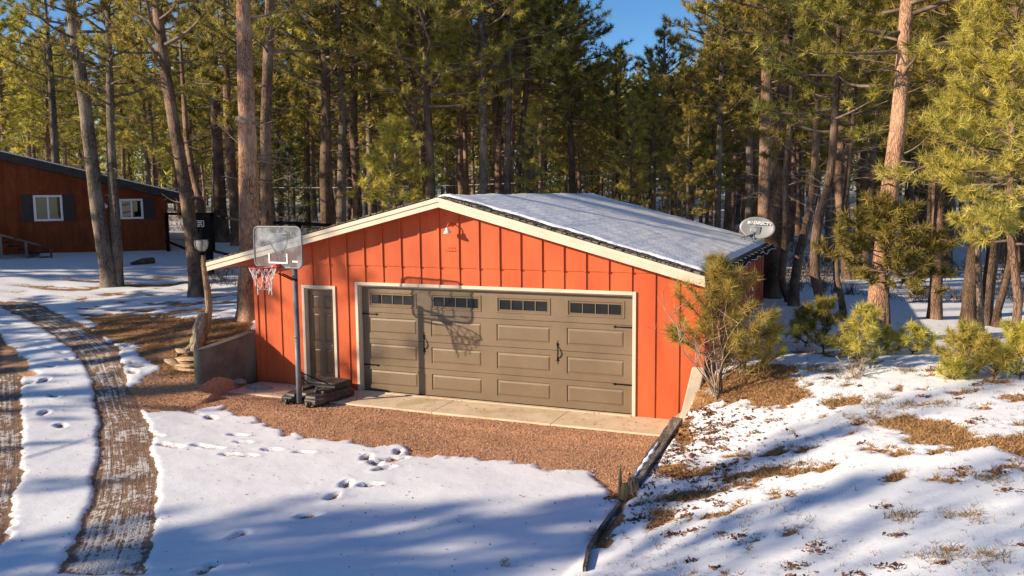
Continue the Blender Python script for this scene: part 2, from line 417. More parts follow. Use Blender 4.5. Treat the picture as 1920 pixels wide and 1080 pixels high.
def apply(poly, arr, val, wdt):
    d = polyd(GX, GY, poly)+(RG*.20 if wdt > .15 else RG*.06); k = np.clip(d/wdt+.5, 0, 1); return arr*(1-k)+val*k
RG = vnoise(GX, GY, 51, 3.0)+.6*vnoise(GX, GY, 52, 11)
S = apply(bare_front, S, 0, .16)
for q in patches_r: S = apply(q, S, .12, .30)
sliver = gpoly([(213, 647), (247, 647), (256, 670), (295, 693), (262, 698), (247, 722), (233, 687)])
S = apply(sliver, S, .9, .2)
S = apply(dirt2, S, 0, .2)
T1 = np.clip((polyd(GX, GY, track1)+RG*.05)/.10, 0, 1); T2 = np.clip((polyd(GX, GY, track2)+RG*.07)/.12, 0, 1)
S = np.minimum(S, 1-np.clip((polyd(GX, GY, track1)+RG*.05)/.07+.5, 0, 1)); S = np.minimum(S, 1-np.clip((polyd(GX, GY, track2)+RG*.07)/.09+.5, 0, 1))
# snow more closed towards the lower left end of the track: value of track attr steers it
dcam = (GX-CAM[0])*_fw[0]+(GY-CAM[1])*_fw[1]
TRK = np.maximum(T1, T2)*(.72+.75*(1-sst(dcam, 6.5, 11)))
TRK = np.where(polyd(GX, GY, dirt2) > 0, 0, TRK)
# across-track coordinate from distance to centre line
def path_uv(line):
    P = np.array(line); best = np.full(GX.shape, 1e9); U = np.zeros(GX.shape); V = np.zeros(GX.shape); acc = 0
    for i in range(len(P)-1):
        a, b = P[i], P[i+1]; e = b-a; L = np.hypot(*e); w0 = GX-a[0]; w1 = GY-a[1]
        h = np.clip((w0*e[0]+w1*e[1])/(L*L), 0, 1); dx = w0-e[0]*h; dy = w1-e[1]*h; d = np.hypot(dx, dy); m = d < best
        sgn = np.sign(e[0]*w1-e[1]*w0); best = np.where(m, d, best); U = np.where(m, d*sgn, U); V = np.where(m, acc+h*L, V); acc += L
    return U, V
c1 = gpoly([(-60, 565), (40, 578), (120, 615), (185, 660), (210, 720), (232, 790), (240, 870), (235, 940), (215, 1010), (185, 1079)])
U1, V1 = path_uv(c1)
c2 = gpoly([(-60, 640), (0, 680), (0, 760), (0, 860), (-20, 960), (-80, 1079)])
U2, V2 = path_uv(c2)
TU = np.where(T2 > T1, U2, U1); TV = np.where(T2 > T1, V2, V1)
# needles
nd_left = gpoly([(150, 590), (240, 589), (330, 598), (400, 598), (478, 600), (480, 620), (372, 640), (368, 700), (330, 700), (290, 690), (262, 660), (200, 640)])
nd_left[4:4] = []
ND = np.zeros(GX.shape); ND = apply(nd_left, ND, 1, .5)
ND = np.where((GX > -3.3) & (GX < 6.5) & (GY < -.6), 0, ND)
ND = np.maximum(ND, sst(GX, -2.3, -2.5)*0)
ND = np.maximum(ND, ((GX < -2.72) & (GY > -1.3)).astype(float))
ND = np.maximum(ND, sst(GX-ridgex(GY), -.02, .1)); ND = np.maximum(ND, sst(GY, 2, 3)); ND = np.maximum(ND, sst(-GX, 9, 12))
ND = ND*(1-np.clip(T1+T2, 0, 1))
# footprints
FP = [((625, 935), 60), ((650, 912), 75), ((693, 914), 10), ((580, 973), 15), ((446, 1010), 45), ((388, 1072), 50), ((688, 862), 70), ((704, 873), 120), ((727, 866), 20), ((746, 866), 30),
      ((720, 883), 25), ((747, 851), 80), ((396, 787), 130), ((15, 609), 10), ((70, 629), 0), ((87, 641), 0), ((87, 654), 160), ((117, 664), 160), ((134, 676), 170), ((92, 690), 160),
      ((52, 722), 30), ((82, 717), 50), ((98, 745), 140), ((82, 778), 60), ((114, 802), 110), ((247, 683), 10), ((247, 700), 140), ((259, 690), 0), ((224, 657), 150), ((238, 651), 150),
      ((292, 820), 150), ((308, 838), 150), ((328, 841), 160), ((376, 840), 160), ((401, 844), 170), ((430, 857), 165), ((462, 858), 175), ((446, 819), 170), ((510, 847), 175), ((570, 852), 170),
      ((8, 1010), 70), ((12, 990), 70), ((455, 833), 170), ((1008, 792), 0)]
for (px, py), ang in FP:
    c = gp(px, py); a = R(ang); q = gp(px+6*math.cos(a), py-6*math.sin(a)*.5); d = (q-c)[:2]; d /= np.linalg.norm(d)
    dx = GX-c[0]; dy = GY-c[1]; m = (abs(dx) < .5) & (abs(dy) < .5)
    u = dx*d[0]+dy*d[1]; v = -dx*d[1]+dy*d[0]
    wob = 1+.25*np.sin(u*16+px)+.1*np.sin(u*41+py)
    r = np.sqrt((u/.17)**2+(v/(.068*wob))**2); k = np.where(m, 1-sst(r, .75, 1.1), 0)
    far = depth(c) > 17
    S = S*(1-k*.62); GZ = GZ-k*.012
    rim = np.where(m, np.exp(-((r-1.35)/.25)**2), 0); GZ = GZ+rim*.010
# low-frequency patchiness
PN = vnoise(GX, GY, 3, .8)
# left yard patches and forest floor patches
leftyard = np.exp(-(((GX+8)/6)**2+((GY-4.5)/3.2)**2))
S = S-np.minimum(leftyard*1.8, 1)*.8*sst(PN*.6+1.0*vnoise(GX, GY, 9, 4.5), .05, .5)*(S > .5)
forest = sst(GY, 9, 14)+sst(-GX, 20, 26)
S = S-np.clip(forest, 0, 1)*.45*sst(PN+.6*vnoise(GX, GY, 9, 3), -.1, .7)*(S > .5)
lawn = sst(GX-ridgex(GY), .25, .7)*(1-sst(GY, 3, 6))
pn_ = vnoise(GX, GY, 91, 6.5)+.55*vnoise(GX, GY, 92, 1.3)
pk = lawn*sst(pn_, .50, .68); S = S*(1-.75*pk)
base_gz = GZ.copy()
GZ = GZ+.036*sst(S, .3, .9)
GZ += .012*vnoise(GX, GY, 11, 2.2)*(near)
GRS = sst(GX-ridgex(GY), .2, .6)*(1-sst(GY, 6, 9))*(.55+.45*sst(vnoise(GX, GY, 21, .7), -.4, .5))
GRS = GRS*1.0
GZ = np.where((GX > XL+.02) & (GX < XR-.02) & (GY > .03) & (GY < YB-.03), -.08, GZ)
# soften apron: gravel stays below slab
GZ = np.where((GX > -2.4) & (GX < 6.3) & (GY > -1.0) & (GY <= .03), np.minimum(GZ, -.03), GZ)
ny, nx = GX.shape
I = np.arange(ny*nx).reshape(ny, nx)
F = np.stack([I[:-1, :-1], I[:-1, 1:], I[1:, 1:], I[1:, :-1]], -1).reshape(-1, 4)
me = np_mesh('ground', np.stack([GX.ravel(), GY.ravel(), GZ.ravel()], 1), F, M['ground'], True,
             dict(snow=S.ravel(), needle=ND.ravel(), track=TRK.ravel(), tu=TU.ravel(), tv=TV.ravel(), grassy=GRS.ravel()))
gobj = link(bpy.data.objects.new('ground', me)); gobj['kind'] = 'structure'
from bisect import bisect
def gz(x, y):
    """height of the real surface, snow included"""
    i = min(max(bisect(gx, x)-1, 0), nx-2); j = min(max(bisect(gy, y)-1, 0), ny-2)
    a = (x-gx[i])/(gx[i+1]-gx[i]); b = (y-gy[j])/(gy[j+1]-gy[j])
    return float((GZ[j, i]*(1-a)+GZ[j, i+1]*a)*(1-b)+(GZ[j+1, i]*(1-a)+GZ[j+1, i+1]*a)*b)
def gS(x, y):
    i = min(max(bisect(gx, x)-1, 0), nx-2); j = min(max(bisect(gy, y)-1, 0), ny-2); return float(S[j, i])
# ------------------------------------------------------------------ more materials
M['red'] = paint('orange_red_siding', (.57, .102, .030), .14, .6, .25, 1.6, (1, 1, .35), spec=.3)
M['cream'] = paint('cream_trim', (.66, .55, .42), .05, .5, .05, 3)
def taupe():
    t = NT('taupe_door'); v = t.coord((1, 1, 14)); n = t.noise(26, v, 5, .7); n2 = t.noise(1.2, t.coord(), 4)
    c = t.mix(t.smooth(n2, .3, .7), (.160, .110, .064), (.200, .140, .084))
    return t.fin(c, .42, t.bump(n, .55, .006), spec=.45)
M['taupe'] = taupe()
M['brown_door'] = paint('brown_door_paint', (.17, .095, .048), .12, .35, .05, 3, spec=.5)
M['black'] = paint('black_metal', (.007, .007, .007), .2, .7, .1, 8, spec=.08)
M['white'] = paint('white_enamel', (.75, .75, .73), .04, .35, .02, 5)
M['grey_steel'] = paint('grey_steel_paint', (.15, .17, .185), .12, .45, .08, 6)
def concrete(name, a, b, stain=(.30, .22, .12), ss=.5):
    t = NT(name); P = t.coord(); n = t.noise(2.2, P, 7, .65); n2 = t.noise(40, P, 4, .7); n3 = t.noise(.9, P, 5, .7)
    c = t.mix(t.smooth(n, .3, .7), a, b); c = t.mix(t.math('MULTIPLY', t.smooth(n3, .5, .7), ss), c, stain)
    c = t.mix(t.math('MULTIPLY', t.smooth(n2, .6, .8), .25), c, tuple(x*.5 for x in a))
    return t.fin(c, .85, t.bump(n2, .4, .01), spec=.2)
M['slab'] = concrete('pale_concrete', (.58, .46, .31), (.74, .60, .43), (.46, .33, .15), .65)
M['shaded_concrete'] = concrete('weathered_shaded_concrete', (.10, .092, .072), (.19, .17, .135), (.075, .072, .055), .7)  # weathered concrete, base darkened to put the left wing wall's shade into it
M['wing'] = concrete('tan_concrete', (.42, .36, .27), (.55, .48, .37), (.22, .18, .13), .5)
def shingle():
    t = NT('shingles'); P = t.coord(); br = t.n('ShaderNodeTexBrick'); t.l(t.coord((1, 1, 0), rot=(0, 0, R(90))), br.inputs[0])
    br.inputs['Scale'].default_value = 1; br.inputs['Brick Width'].default_value = .26; br.inputs['Row Height'].default_value = .13; br.inputs['Mortar Size'].default_value = .012
    br.inputs['Color1'].default_value = (.13, .105, .08, 1); br.inputs['Color2'].default_value = (.25, .21, .165, 1); br.inputs['Mortar'].default_value = (.03, .025, .02, 1)
    n = t.noise(9, P, 5, .7); n2 = t.noise(60, P, 3)
    c = t.mix(t.smooth(n, .35, .7), br.outputs['Color'], t.mix(.6, br.outputs['Color'], (.10, .09, .075)))
    h = t.math('ADD', t.math('MULTIPLY', br.outputs['Fac'], -1.0), t.math('MULTIPLY', n2, .3))
    return t.fin(c, .9, t.bump(h, .8, .02), spec=.15)
M['shingle'] = shingle()
def glass(name, col, rough=.06):
    t = NT(name); return t.fin(col, rough, spec=.8)
M['glass'] = glass('dark_glass', (.018, .017, .012))
M['cabin_glass'] = glass('cabin_glass', (.006, .010, .008), .03)
M['blind'] = paint('tan_blind', (.48, .34, .19), .08, .7, .05, 4)
def cabin_red():
    t = NT('cabin_siding'); P = t.coord((1, 1, .5)); n = t.noise(3, P, 6, .7); n2 = t.noise(30, t.coord((1, 1, .12)), 4)
    c = t.mix(t.smooth(n, .3, .7), (.15, .032, .010), (.24, .060, .018))
    return t.fin(c, .8, t.bump(n2, .4, .015), spec=.2)
M['cabin'] = cabin_red()
M['dark_trim'] = paint('dark_brown_trim', (.04, .032, .028), .2, .7, .2, 5)
M['shutter'] = paint('charcoal_brown_shutter', (.035, .026, .026), .15, .6, .15, 7)
M['stake'] = paint('orange_split_wood', (.45, .27, .11), .3, .85, .4, 9, (1, 1, .2))
M['rock'] = concrete('tan_rock', (.46, .33, .18), (.66, .50, .30), (.36, .22, .10), .5)
M['boulder'] = concrete('grey_rock', (.26, .235, .19), (.38, .34, .28), (.12, .11, .09), .5)
M['weathered'] = bark('weathered_wood', (.06, .048, .04), (.17, .14, .115), (.30, .26, .22))
M['driftwood'] = bark('driftwood', (.16, .125, .09), (.33, .26, .19), (.46, .38, .29))
M['post_wood'] = bark('peeled_post', (.17, .11, .065), (.36, .25, .155), (.46, .34, .22))
M['rim'] = paint('red_rim_paint', (.55, .05, .04), .1, .4, .05, 5)
M['net'] = paint('net_cord', (.72, .70, .66), .1, .8, .1, 20)
M['dish'] = paint('grey_dish', (.27, .28, .295), .06, .4, .02, 5)
M['cable'] = paint('cable_sheath', (.42, .40, .37), .1, .6, .05, 4)
def plastic():
    t = NT('black_plastic'); n = t.noise(4, t.coord(), 5, .7)
    c = t.mix(t.smooth(n, .4, .7), (.026, .025, .024), (.10, .08, .062)); return t.fin(c, .55, t.bump(t.noise(40, t.coord(), 3), .1, .005))
M['plastic'] = plastic()
def acrylic():
    t = NT('clear_acrylic'); n = t.noise(3, t.coord(), 4); t.fin((.60, .64, .68), .2, spec=.6)
    tr = t.n('ShaderNodeBsdfTransparent'); tr.inputs[0].default_value = (.88, .91, .93, 1); mx = t.n('ShaderNodeMixShader')
    t.val(t.math('ADD', .09, t.math('MULTIPLY', t.smooth(n, .45, .75), .25)), mx.inputs[0])
    t.l(tr.outputs[0], mx.inputs[1]); t.l(t.b.outputs[0], mx.inputs[2]); t.l(mx.outputs[0], t.out.inputs[0]); return t.m
M['acrylic'] = acrylic()
def lampglass():
    t = NT('lamp_glass'); t.fin((.62, .58, .5), .12, spec=.8)
    tr = t.n('ShaderNodeBsdfTransparent'); tr.inputs[0].default_value = (.9, .88, .82, 1); mx = t.n('ShaderNodeMixShader'); mx.inputs[0].default_value = .5
    t.l(tr.outputs[0], mx.inputs[1]); t.l(t.b.outputs[0], mx.inputs[2]); t.l(mx.outputs[0], t.out.inputs[0]); return t.m
M['lamp_glass'] = lampglass()

# ------------------------------------------------------------------ garage
RX, RZ, EX, EL, EZ, OH = 2.07, 3.79, 6.82, -3.29, 2.505, .40
YF, YBK = -OH, YB+OH-.1
def rooftop(x): return RZ-(x-RX)*(RZ-EZ)/(EX-RX) if x > RX else RZ-(RX-x)*(RZ-EZ)/(RX-EL)
def walltop(x): return rooftop(x)-.13
G = thing('garage', 'orange-red board-and-batten garage with a snowy low gable roof', 'garage')
wb = MB()
def wall_piece(x0, x1, z0, z1=None, y0=0.0, y1=.14):
    xs = [x0]+([RX] if x0 < RX < x1 else [])+[x1]
    if z1 is None: poly = [(x0, z0), (x1, z0)]+[(x, walltop(x)) for x in xs[::-1]]
    else: poly = [(x0, z0), (x1, z0), (x1, z1), (x0, z1)]
    wb.prism(poly, (0, y1-y0, 0), (0, y0, 0))
DZ = 2.16                      # top of the big door trim
E0, E1, EZT = -1.26, -.46, 2.06    # entry door trim
O0, O1 = .05, 5.55             # opening
wall_piece(XL, E0+.05, -.1); wall_piece(E0+.05, E1-.05, EZT-.05, None); wall_piece(E1-.05, O0, -.1)
wall_piece(O0, O1, DZ-.06, None); wall_piece(O1, XR, -.1)
wb.box(XL, XL+.14, .14, YB, -.1, walltop(XL)-.02); wb.box(XR-.14, XR, .14, YB, -.1, walltop(XR)-.02)
wb.prism([(XL, -.1), (XR, -.1), (XR, walltop(XR)), (RX, walltop(RX)), (XL, walltop(XL))], (0, .14, 0), (0, YB, 0))
SEAM = 2.485
# z flashing seam
wb.prism([(XL+.004, SEAM), (6.40, SEAM), (RX, walltop(RX)-.004), (XL+.004, walltop(XL)-.004)], (0, .018, 0), (0, -.017, 0))
for k in range(-10, 13):
    x = 1.849+.4064*k
    lo = 0.0
    if E0-.05 < x < E1+.05: lo = EZT+.002
    if -.05 < x < 5.65: lo = DZ+.002
    w2 = .019
    wb.box(x-w2, x+w2, -.021, .001, lo, SEAM-.012)
    if x < 6.38: wb.prism([(x-w2+.004, SEAM-.012), (x+w2+.004, SEAM-.012), (x+w2+.004, walltop(x+w2+.004)-.01), (x-w2+.004, walltop(x-w2+.004)-.01)], (0, .030, 0), (0, -.044, 0))
# corner boards
wb.box(XR-.07, XR+.02, -.024, .001, .0, SEAM-.013); wb.box(XL-.02, XL+.06, -.024, .001, .0, SEAM-.1)
for k in range(21):
    y = .4+.4064*k
    if y < YB: wb.box(XR-.002, XR+.02, y-.02, y+.02, 0, walltop(XR)-.06)
wb.build('wall', M['red'], G)

# roof slabs
rb = MB()
def slope(xa, za, xb, zb, t0, t1, y0, y1, mat_i=0):
    n = np.array([-(zb-za), 0, xb-xa], float); n /= np.linalg.norm(n)
    if n[2] < 0: n = -n
    A = np.array([xa, 0, za]); B = np.array([xb, 0, zb])
    rb.cur = mat_i
    rb.hexa([A-n*t1+[0, y0, 0], B-n*t1+[0, y0, 0], B-n*t1+[0, y1, 0], A-n*t1+[0, y1, 0], A-n*t0+[0, y0, 0], B-n*t0+[0, y0, 0], B-n*t0+[0, y1, 0], A-n*t0+[0, y1, 0]])
slope(RX, RZ, EX, EZ, 0, .035, YF, YBK); slope(EL, EZ, RX, RZ, 0, .035, YF, YBK)
ROOFB = rb
sof = MB(); rb = sof
slope(RX, RZ, EX-.02, EZ+.005, .037, .10, YF+.03, YBK-.03); slope(EL+.02, EZ+.005, RX, RZ, .037, .10, YF+.03, YBK-.03)
sof.build('soffit', M['red'], G)
# ragged shingle tabs along the rake
tb = ROOFB; tb.cur = 0; rr = random.Random(4)
for xa, za, xb, zb in ((RX+.05, RZ, EX, EZ), (EL, EZ, RX-.05, RZ)):
    L = math.hypot(xb-xa, zb-za); ux, uz = (xb-xa)/L, (zb-za)/L; n = np.array([-uz, 0, ux]); u = np.array([ux, 0, uz])
    if n[2] < 0: n = -n
    s = 0
    while s < L-.14:
        for c, (y0, y1) in enumerate(((-.435, -.25), (-.255, -.06), (-.05, .12))):
            h = .012+rr.random()*.012; a = np.array([xa, 0, za])+u*(s+rr.uniform(-.01, .01)+c*.03)+n*(h*.5+.001)
            tb.obox(a+u*.075+np.array([0, (y0+y1)/2+rr.uniform(-.01, .01), 0]), u*.062, (0, (y1-y0)/2-.006, 0), (n+u*(.22 if xa > 0 else -.22))*h*.5)
        s += .145
roof = tb.build('roof', [M['shingle'], M['red']], G)
# fascia, two steps
fb = MB()
for xa, za, xb, zb, in ((RX, RZ, EX, EZ), (EL, EZ, RX, RZ)):
    def fas(d0, d1, y0, y1):
        fb.prism([(xa, za-d1), (xb, zb-d1), (xb, zb-d0), (xa, za-d0)], (0, y1-y0, 0), (0, y0, 0))
    fas(.012, .085, -.445, -.40); fas(.085, .185, -.425, -.402)
fb.box(EX-.005, EX+.018, -.40, YBK, EZ-.17, EZ-.03); fb.box(EL-.018, EL+.005, -.40, YBK, EZ-.17, EZ-.03)
fb.build('rake_board', M['cream'], G)
# snow on roof
ss = np.linspace(EL+.03, EX-.05, 150); yy = np.r_[np.linspace(0, .5, 12), np.linspace(.55, YBK+OH-.05, 90)]
SX, SY = np.meshgrid(ss, yy)
edge = .34+.05*vnoise(ss, ss*0, 5, 6)+.03*vnoise(ss, ss*0+3, 6, 22)-.12*np.exp(-((ss-RX)/.5)**2)
Yg = YF+edge[None, :]+SY*(YBK-YF-.04-edge[None, :])/yy[-1]
Zb = np.vectorize(rooftop)(SX)
th = .055*np.clip(SY/.07, 0, 1)**.5*np.clip((SX-ss[0])/.1, 0, 1)**.5*np.clip((ss[-1]-SX)/.1, 0, 1)**.5*(1-.0*SY)
th = th*(1+.25*vnoise(SX, Yg, 8, 3))+.01*np.clip(1-SY/.3, 0, 1)*np.clip(SY/.1, 0, 1)
# courses of shingles telegraphing through the snow
th = th+.007*np.sin(SX*2*PI/.16)*(vnoise(SX, Yg, 18, 4) > 0)
Zg = Zb+th-.004
ny2, nx2 = SX.shape; I2 = np.arange(ny2*nx2).reshape(ny2, nx2)
F2 = np.stack([I2[:-1, :-1], I2[:-1, 1:], I2[1:, 1:], I2[1:, :-1]], -1).reshape(-1, 4)
link(bpy.data.objects.new('snow_cover', np_mesh('snow_cover', np.stack([SX.ravel(), Yg.ravel(), Zg.ravel()], 1), F2, M['roof_snow'])), roof)
# gutter
gb = MB()
gb.prism([(EX+.02, EZ-.15), (EX+.13, EZ-.15), (EX+.14, EZ-.02), (EX+.125, EZ-.02), (EX+.115, EZ-.138), (EX+.03, EZ-.138), (EX+.03, EZ-.03), (EX+.02, EZ-.03)], (0, YBK+.36, 0), (0, -.36, 0))
for k in range(15): gb.box(EX+.03, EX+.125, -.2+k*.6, -.17+k*.6, EZ-.035, EZ-.022)
gb.cur = 1; gs = gb
for k in range(15): gs.box(EX-.02, EX+.12, .1+k*.6, .12+k*.6, EZ-.018, EZ-.008)
gb.build('gutter', [M['black'], M['grey_steel']], G)

# big door trim and jambs
tr = MB()
tr.box(0, .06, -.03, .03, 0, DZ); tr.box(5.54, 5.60, -.03, .03, 0, DZ); tr.box(.062, 5.538, -.032, .03, DZ-.06, DZ)
tr.box(.045, .075, .031, .14, 0, DZ-.06); tr.box(5.525, 5.555, .031, .14, 0, DZ-.06); tr.box(.076, 5.524, .031, .14, DZ-.09, DZ-.062)
tr.build('door_frame', M['cream'], G, .004)
# garage door
gd = bpy.data.objects.new('garage_door', None); link(gd, G); gd.empty_display_size = .2
DX0, DX1, DY = .078, 5.522, .105
rows = 4; DH = DZ-.06-.03; rh = DH/rows; cw = (DX1-DX0)/4
def ringq(mb, a, b, ya, yb):
    A = [(a[0], ya, a[2]), (a[1], ya, a[2]), (a[1], ya, a[3]), (a[0], ya, a[3])]; B = [(b[0], yb, b[2]), (b[1], yb, b[2]), (b[1], yb, b[3]), (b[0], yb, b[3])]
    mb.add(A+B, [(0, 1, 5, 4), (1, 2, 6, 5), (2, 3, 7, 6), (3, 0, 4, 7)])
for r in range(rows):
    s = MB(); z0 = .005+r*rh+.004; z1 = .005+(r+1)*rh-.004
    for c in range(4):
        x0 = DX0+c*cw; x1 = x0+cw; px0 = x0+cw*.11; px1 = x1-cw*.11; pz0 = z0+rh*.20; pz1 = z1-rh*.18
        o = (x0, x1, z0, z1); p0 = (px0, px1, pz0, pz1)
        sh = lambda q, d: (q[0]+d, q[1]-d, q[2]+d, q[3]-d)
        ringq(s, o, p0, DY, DY)
        if r < 3:
            ringq(s, p0, sh(p0, .012), DY, DY+.014); ringq(s, sh(p0, .012), sh(p0, .022), DY+.014, DY+.014)
            ringq(s, sh(p0, .022), sh(p0, .05), DY+.014, DY+.001); q = sh(p0, .05)
            s.add([(q[0], DY+.001, q[2]), (q[1], DY+.001, q[2]), (q[1], DY+.001, q[3]), (q[0], DY+.001, q[3])], [(0, 1, 2, 3)])
        else:
            ringq(s, p0, sh(p0, .01), DY, DY-.012); ringq(s, sh(p0, .01), sh(p0, .03), DY-.012, DY-.012); ringq(s, sh(p0, .03), sh(p0, .045), DY-.012, DY+.005)
            ringq(s, sh(p0, .045), sh(p0, .062), DY+.005, DY+.005); ringq(s, sh(p0, .062), sh(p0, .063), DY+.005, DY+.02)
    # section edges
    s.add([(DX0, DY, z0), (DX1, DY, z0), (DX1, DY+.03, z0), (DX0, DY+.03, z0)], [(0, 1, 2, 3)])
    s.add([(DX0, DY, z1), (DX1, DY, z1), (DX1, DY+.03, z1), (DX0, DY+.03, z1)], [(3, 2, 1, 0)])
    s.build('door_section', M['taupe'], gd)
    if r == 3:
        for c in range(4):
            x0 = DX0+c*cw; a, b = x0+cw*.11+.06, x0+cw-cw*.11-.06; za, zb = z0+rh*.20+.06, z1-rh*.18-.06
            wn = MB(); n4 = (b-a)/4
            for k in range(5): wn.box(a+k*n4-.007, a+k*n4+.007, DY, DY+.012, za, zb)
            wn.box(a, b, DY-.001, DY+.011, za-.004, za+.008); wn.box(a, b, DY-.001, DY+.011, zb-.008, zb+.004)
            wo = wn.build('window', M['taupe'], gd)
            pn = MB(); pn.box(a, b, DY+.013, DY+.02, za, zb); pn.build('pane', M['glass'], wo)
bk = MB(); bk.box(DX0, DX1, DY+.031, DY+.05, 0, DH); bk.build('backing', M['black'], gd)
dl = MB(); dl.box(DX0, DX1, DY-.012, DY+.03, -.004, .006); dl.build('bottom_seal', M['black'], gd)
# strap hinges and handles
for x, sgn in ((DX0+.0, 1), (DX1-.0, -1)):
    for z in (rh*.93+.03, rh*3.0-.03):
        h = MB(); L = .36
        h.prism([(0, -.012), (L*.86, -.009), (L*.88, -.026), (L, 0), (L*.88, .026), (L*.86, .009), (0, .012)], (0, .008, 0), (x, DY-.009, z), (sgn, 0, 0))
        h.build('strap_hinge', M['black'], gd)
for x in (DX0+cw*1.0, DX0+cw*3.0-.02):
    h = MB(); z = rh*1.95
    for sg in (-1, 1):
        h.prism([(-.009, 0), (.009, 0), (.016, .055), (.028, .075), (.004, .085), (0, .14), (-.004, .085), (-.028, .075), (-.016, .055)], (0, -.008, 0), (x, DY-.002, z+sg*.08), (1, 0, 0), (0, 0, sg))
    h.tube([(x, DY-.008, z-.11), (x+.012, DY-.035, z-.07), (x+.022, DY-.05, z), (x+.012, DY-.035, z+.07), (x, DY-.008, z+.11)], [.008, .011, .013, .011, .008], 8)
    h.build('pull_handle', M['black'], gd)

# entry door
ed = bpy.data.objects.new('entry_door', None); link(ed, G); ed.empty_display_size = .2
e = MB()
e.box(E0, E0+.06, -.028, .03, .05, EZT); e.box(E1-.06, E1, -.028, .03, .05, EZT); e.box(E0+.062, E1-.062, -.03, .03, EZT-.06, EZT)
e.box(E0+.045, E0+.07, .031, .13, .05, EZT-.06); e.box(E1-.07, E1-.045, .031, .13, .05, EZT-.06); e.box(E0+.071, E1-.071, .031, .13, EZT-.085, EZT-.062)
e.build('frame', M['cream'], ed, .003)
e = MB(); e.box(E0+.05, E1-.05, -.04, .14, .0, .048); e.build('sill', M['slab'], ed)
e = MB(); a0, a1, b0, b1 = E0+.072, E1-.072, .05, EZT-.087; yd = .085
xs = [a0, a0+.10, (a0+a1)/2-.045, (a0+a1)/2+.045, a1-.10, a1]; zs = [b0, b0+.20, b0+.72, b0+.86, b0+1.44, b0+1.53, b0+1.80, b1]
for i in range(5):
    for j in range(7):
        q = (xs[i], xs[i+1], zs[j], zs[j+1])
        if i in (1, 3) and j in (1, 3, 5):
            s1 = (q[0]+.012, q[1]-.012, q[2]+.012, q[3]-.012); s2 = (q[0]+.02, q[1]-.02, q[2]+.02, q[3]-.02); s3 = (q[0]+.045, q[1]-.045, q[2]+.045, q[3]-.045)
            ringq(e, q, s1, yd, yd+.012); ringq(e, s1, s2, yd+.012, yd+.012); ringq(e, s2, s3, yd+.012, yd+.002)
            e.add([(s3[0], yd+.002, s3[2]), (s3[1], yd+.002, s3[2]), (s3[1], yd+.002, s3[3]), (s3[0], yd+.002, s3[3])], [(0, 1, 2, 3)])
        else: e.add([(q[0], yd, q[2]), (q[1], yd, q[2]), (q[1], yd, q[3]), (q[0], yd, q[3])], [(0, 1, 2, 3)])
e.build('door_leaf', M['brown_door'], ed)
e = MB(); e.lathe([(0, -.055), (.022, -.05), (.030, -.03), (.022, -.01), (.012, 0), (.026, .004), (.026, .012), (0, .012)], (a1-.06, yd-.012, b0+.80), 14, (0, 1, 0)); e.build('door_knob', M['grey_steel'], ed)
e = MB(); e.lathe([(0, -.02), (.024, -.016), (.026, 0), (.026, .01), (0, .01)], (a1-.06, yd-.010, b0+.96), 12, (0, 1, 0)); e.build('deadbolt', M['grey_steel'], ed)

# small coat-hook ledge under the lamp
hk = MB(); hk.box(1.99, 2.27, -.045, -.001, 2.80, 2.818); hk.box(2.0, 2.26, -.012, -.001, 2.818, 2.86)
for x in (2.06, 2.12, 2.18, 2.24): hk.tube([(x, -.012, 2.85), (x, -.03, 2.845), (x+.005, -.034, 2.87)], .005, 6)
tag(hk.build('hook_rail', M['red']), 'small orange hook rail fixed to the gable below the white lamp', 'hook rail')
# gooseneck lamp
lp = thing('wall_lamp', 'white gooseneck barn lamp on the orange gable', 'lamp', (2.14, 0, 3.27))
m = MB((2.14, 0, 3.27)); m.lathe([(0, -.02), (.04, -.018), (.044, 0), (0, 0)], (2.14, -.0, 3.27), 16, (0, 1, 0)); m.build('mounting_plate', M['red'], lp)
m = MB((2.14, 0, 3.27)); m.tube([(2.14, -.015, 3.27), (2.14, -.06, 3.30), (2.14, -.12, 3.315), (2.138, -.17, 3.30), (2.135, -.19, 3.265), (2.13, -.195, 3.23)], [.011]*6, 8); m.build('arm', M['red'], lp)
m = MB((2.14, 0, 3.27)); m.lathe([(.014, .10), (.024, .095), (.028, .07), (.038, .05), (.06, .022), (.078, 0), (.073, 0), (.055, .018), (.03, .045), (.0, .06)], (2.13, -.20, 3.135), 24, (0.0, -.12, 1)); m.build('lamp_shade', M['white'], lp)

# ------------------------------------------------------------------ slab, wing walls, timbers
sb = MB()
jo = [-2.40, -.2, 2.15, 4.40, 6.33]
for a, b in zip(jo[:-1], jo[1:]):
    sb.box(a+.004, b-.004, -.98, .0, -.2, .0 if a > -1 else -.002)
sb.box(.07, 5.53, -.035-.03, .0, -.004, .012)
sb.box(-2.2, 6.5, .001, .4, -.2, -.004)
sb.box(-2.3, 6.3, -.95, .0, -.21, -.006)
sbo = sb.build('concrete_apron', M['slab'], None, .006); tag(sbo, 'pale jointed concrete apron along the foot of the garage doors', 'apron')
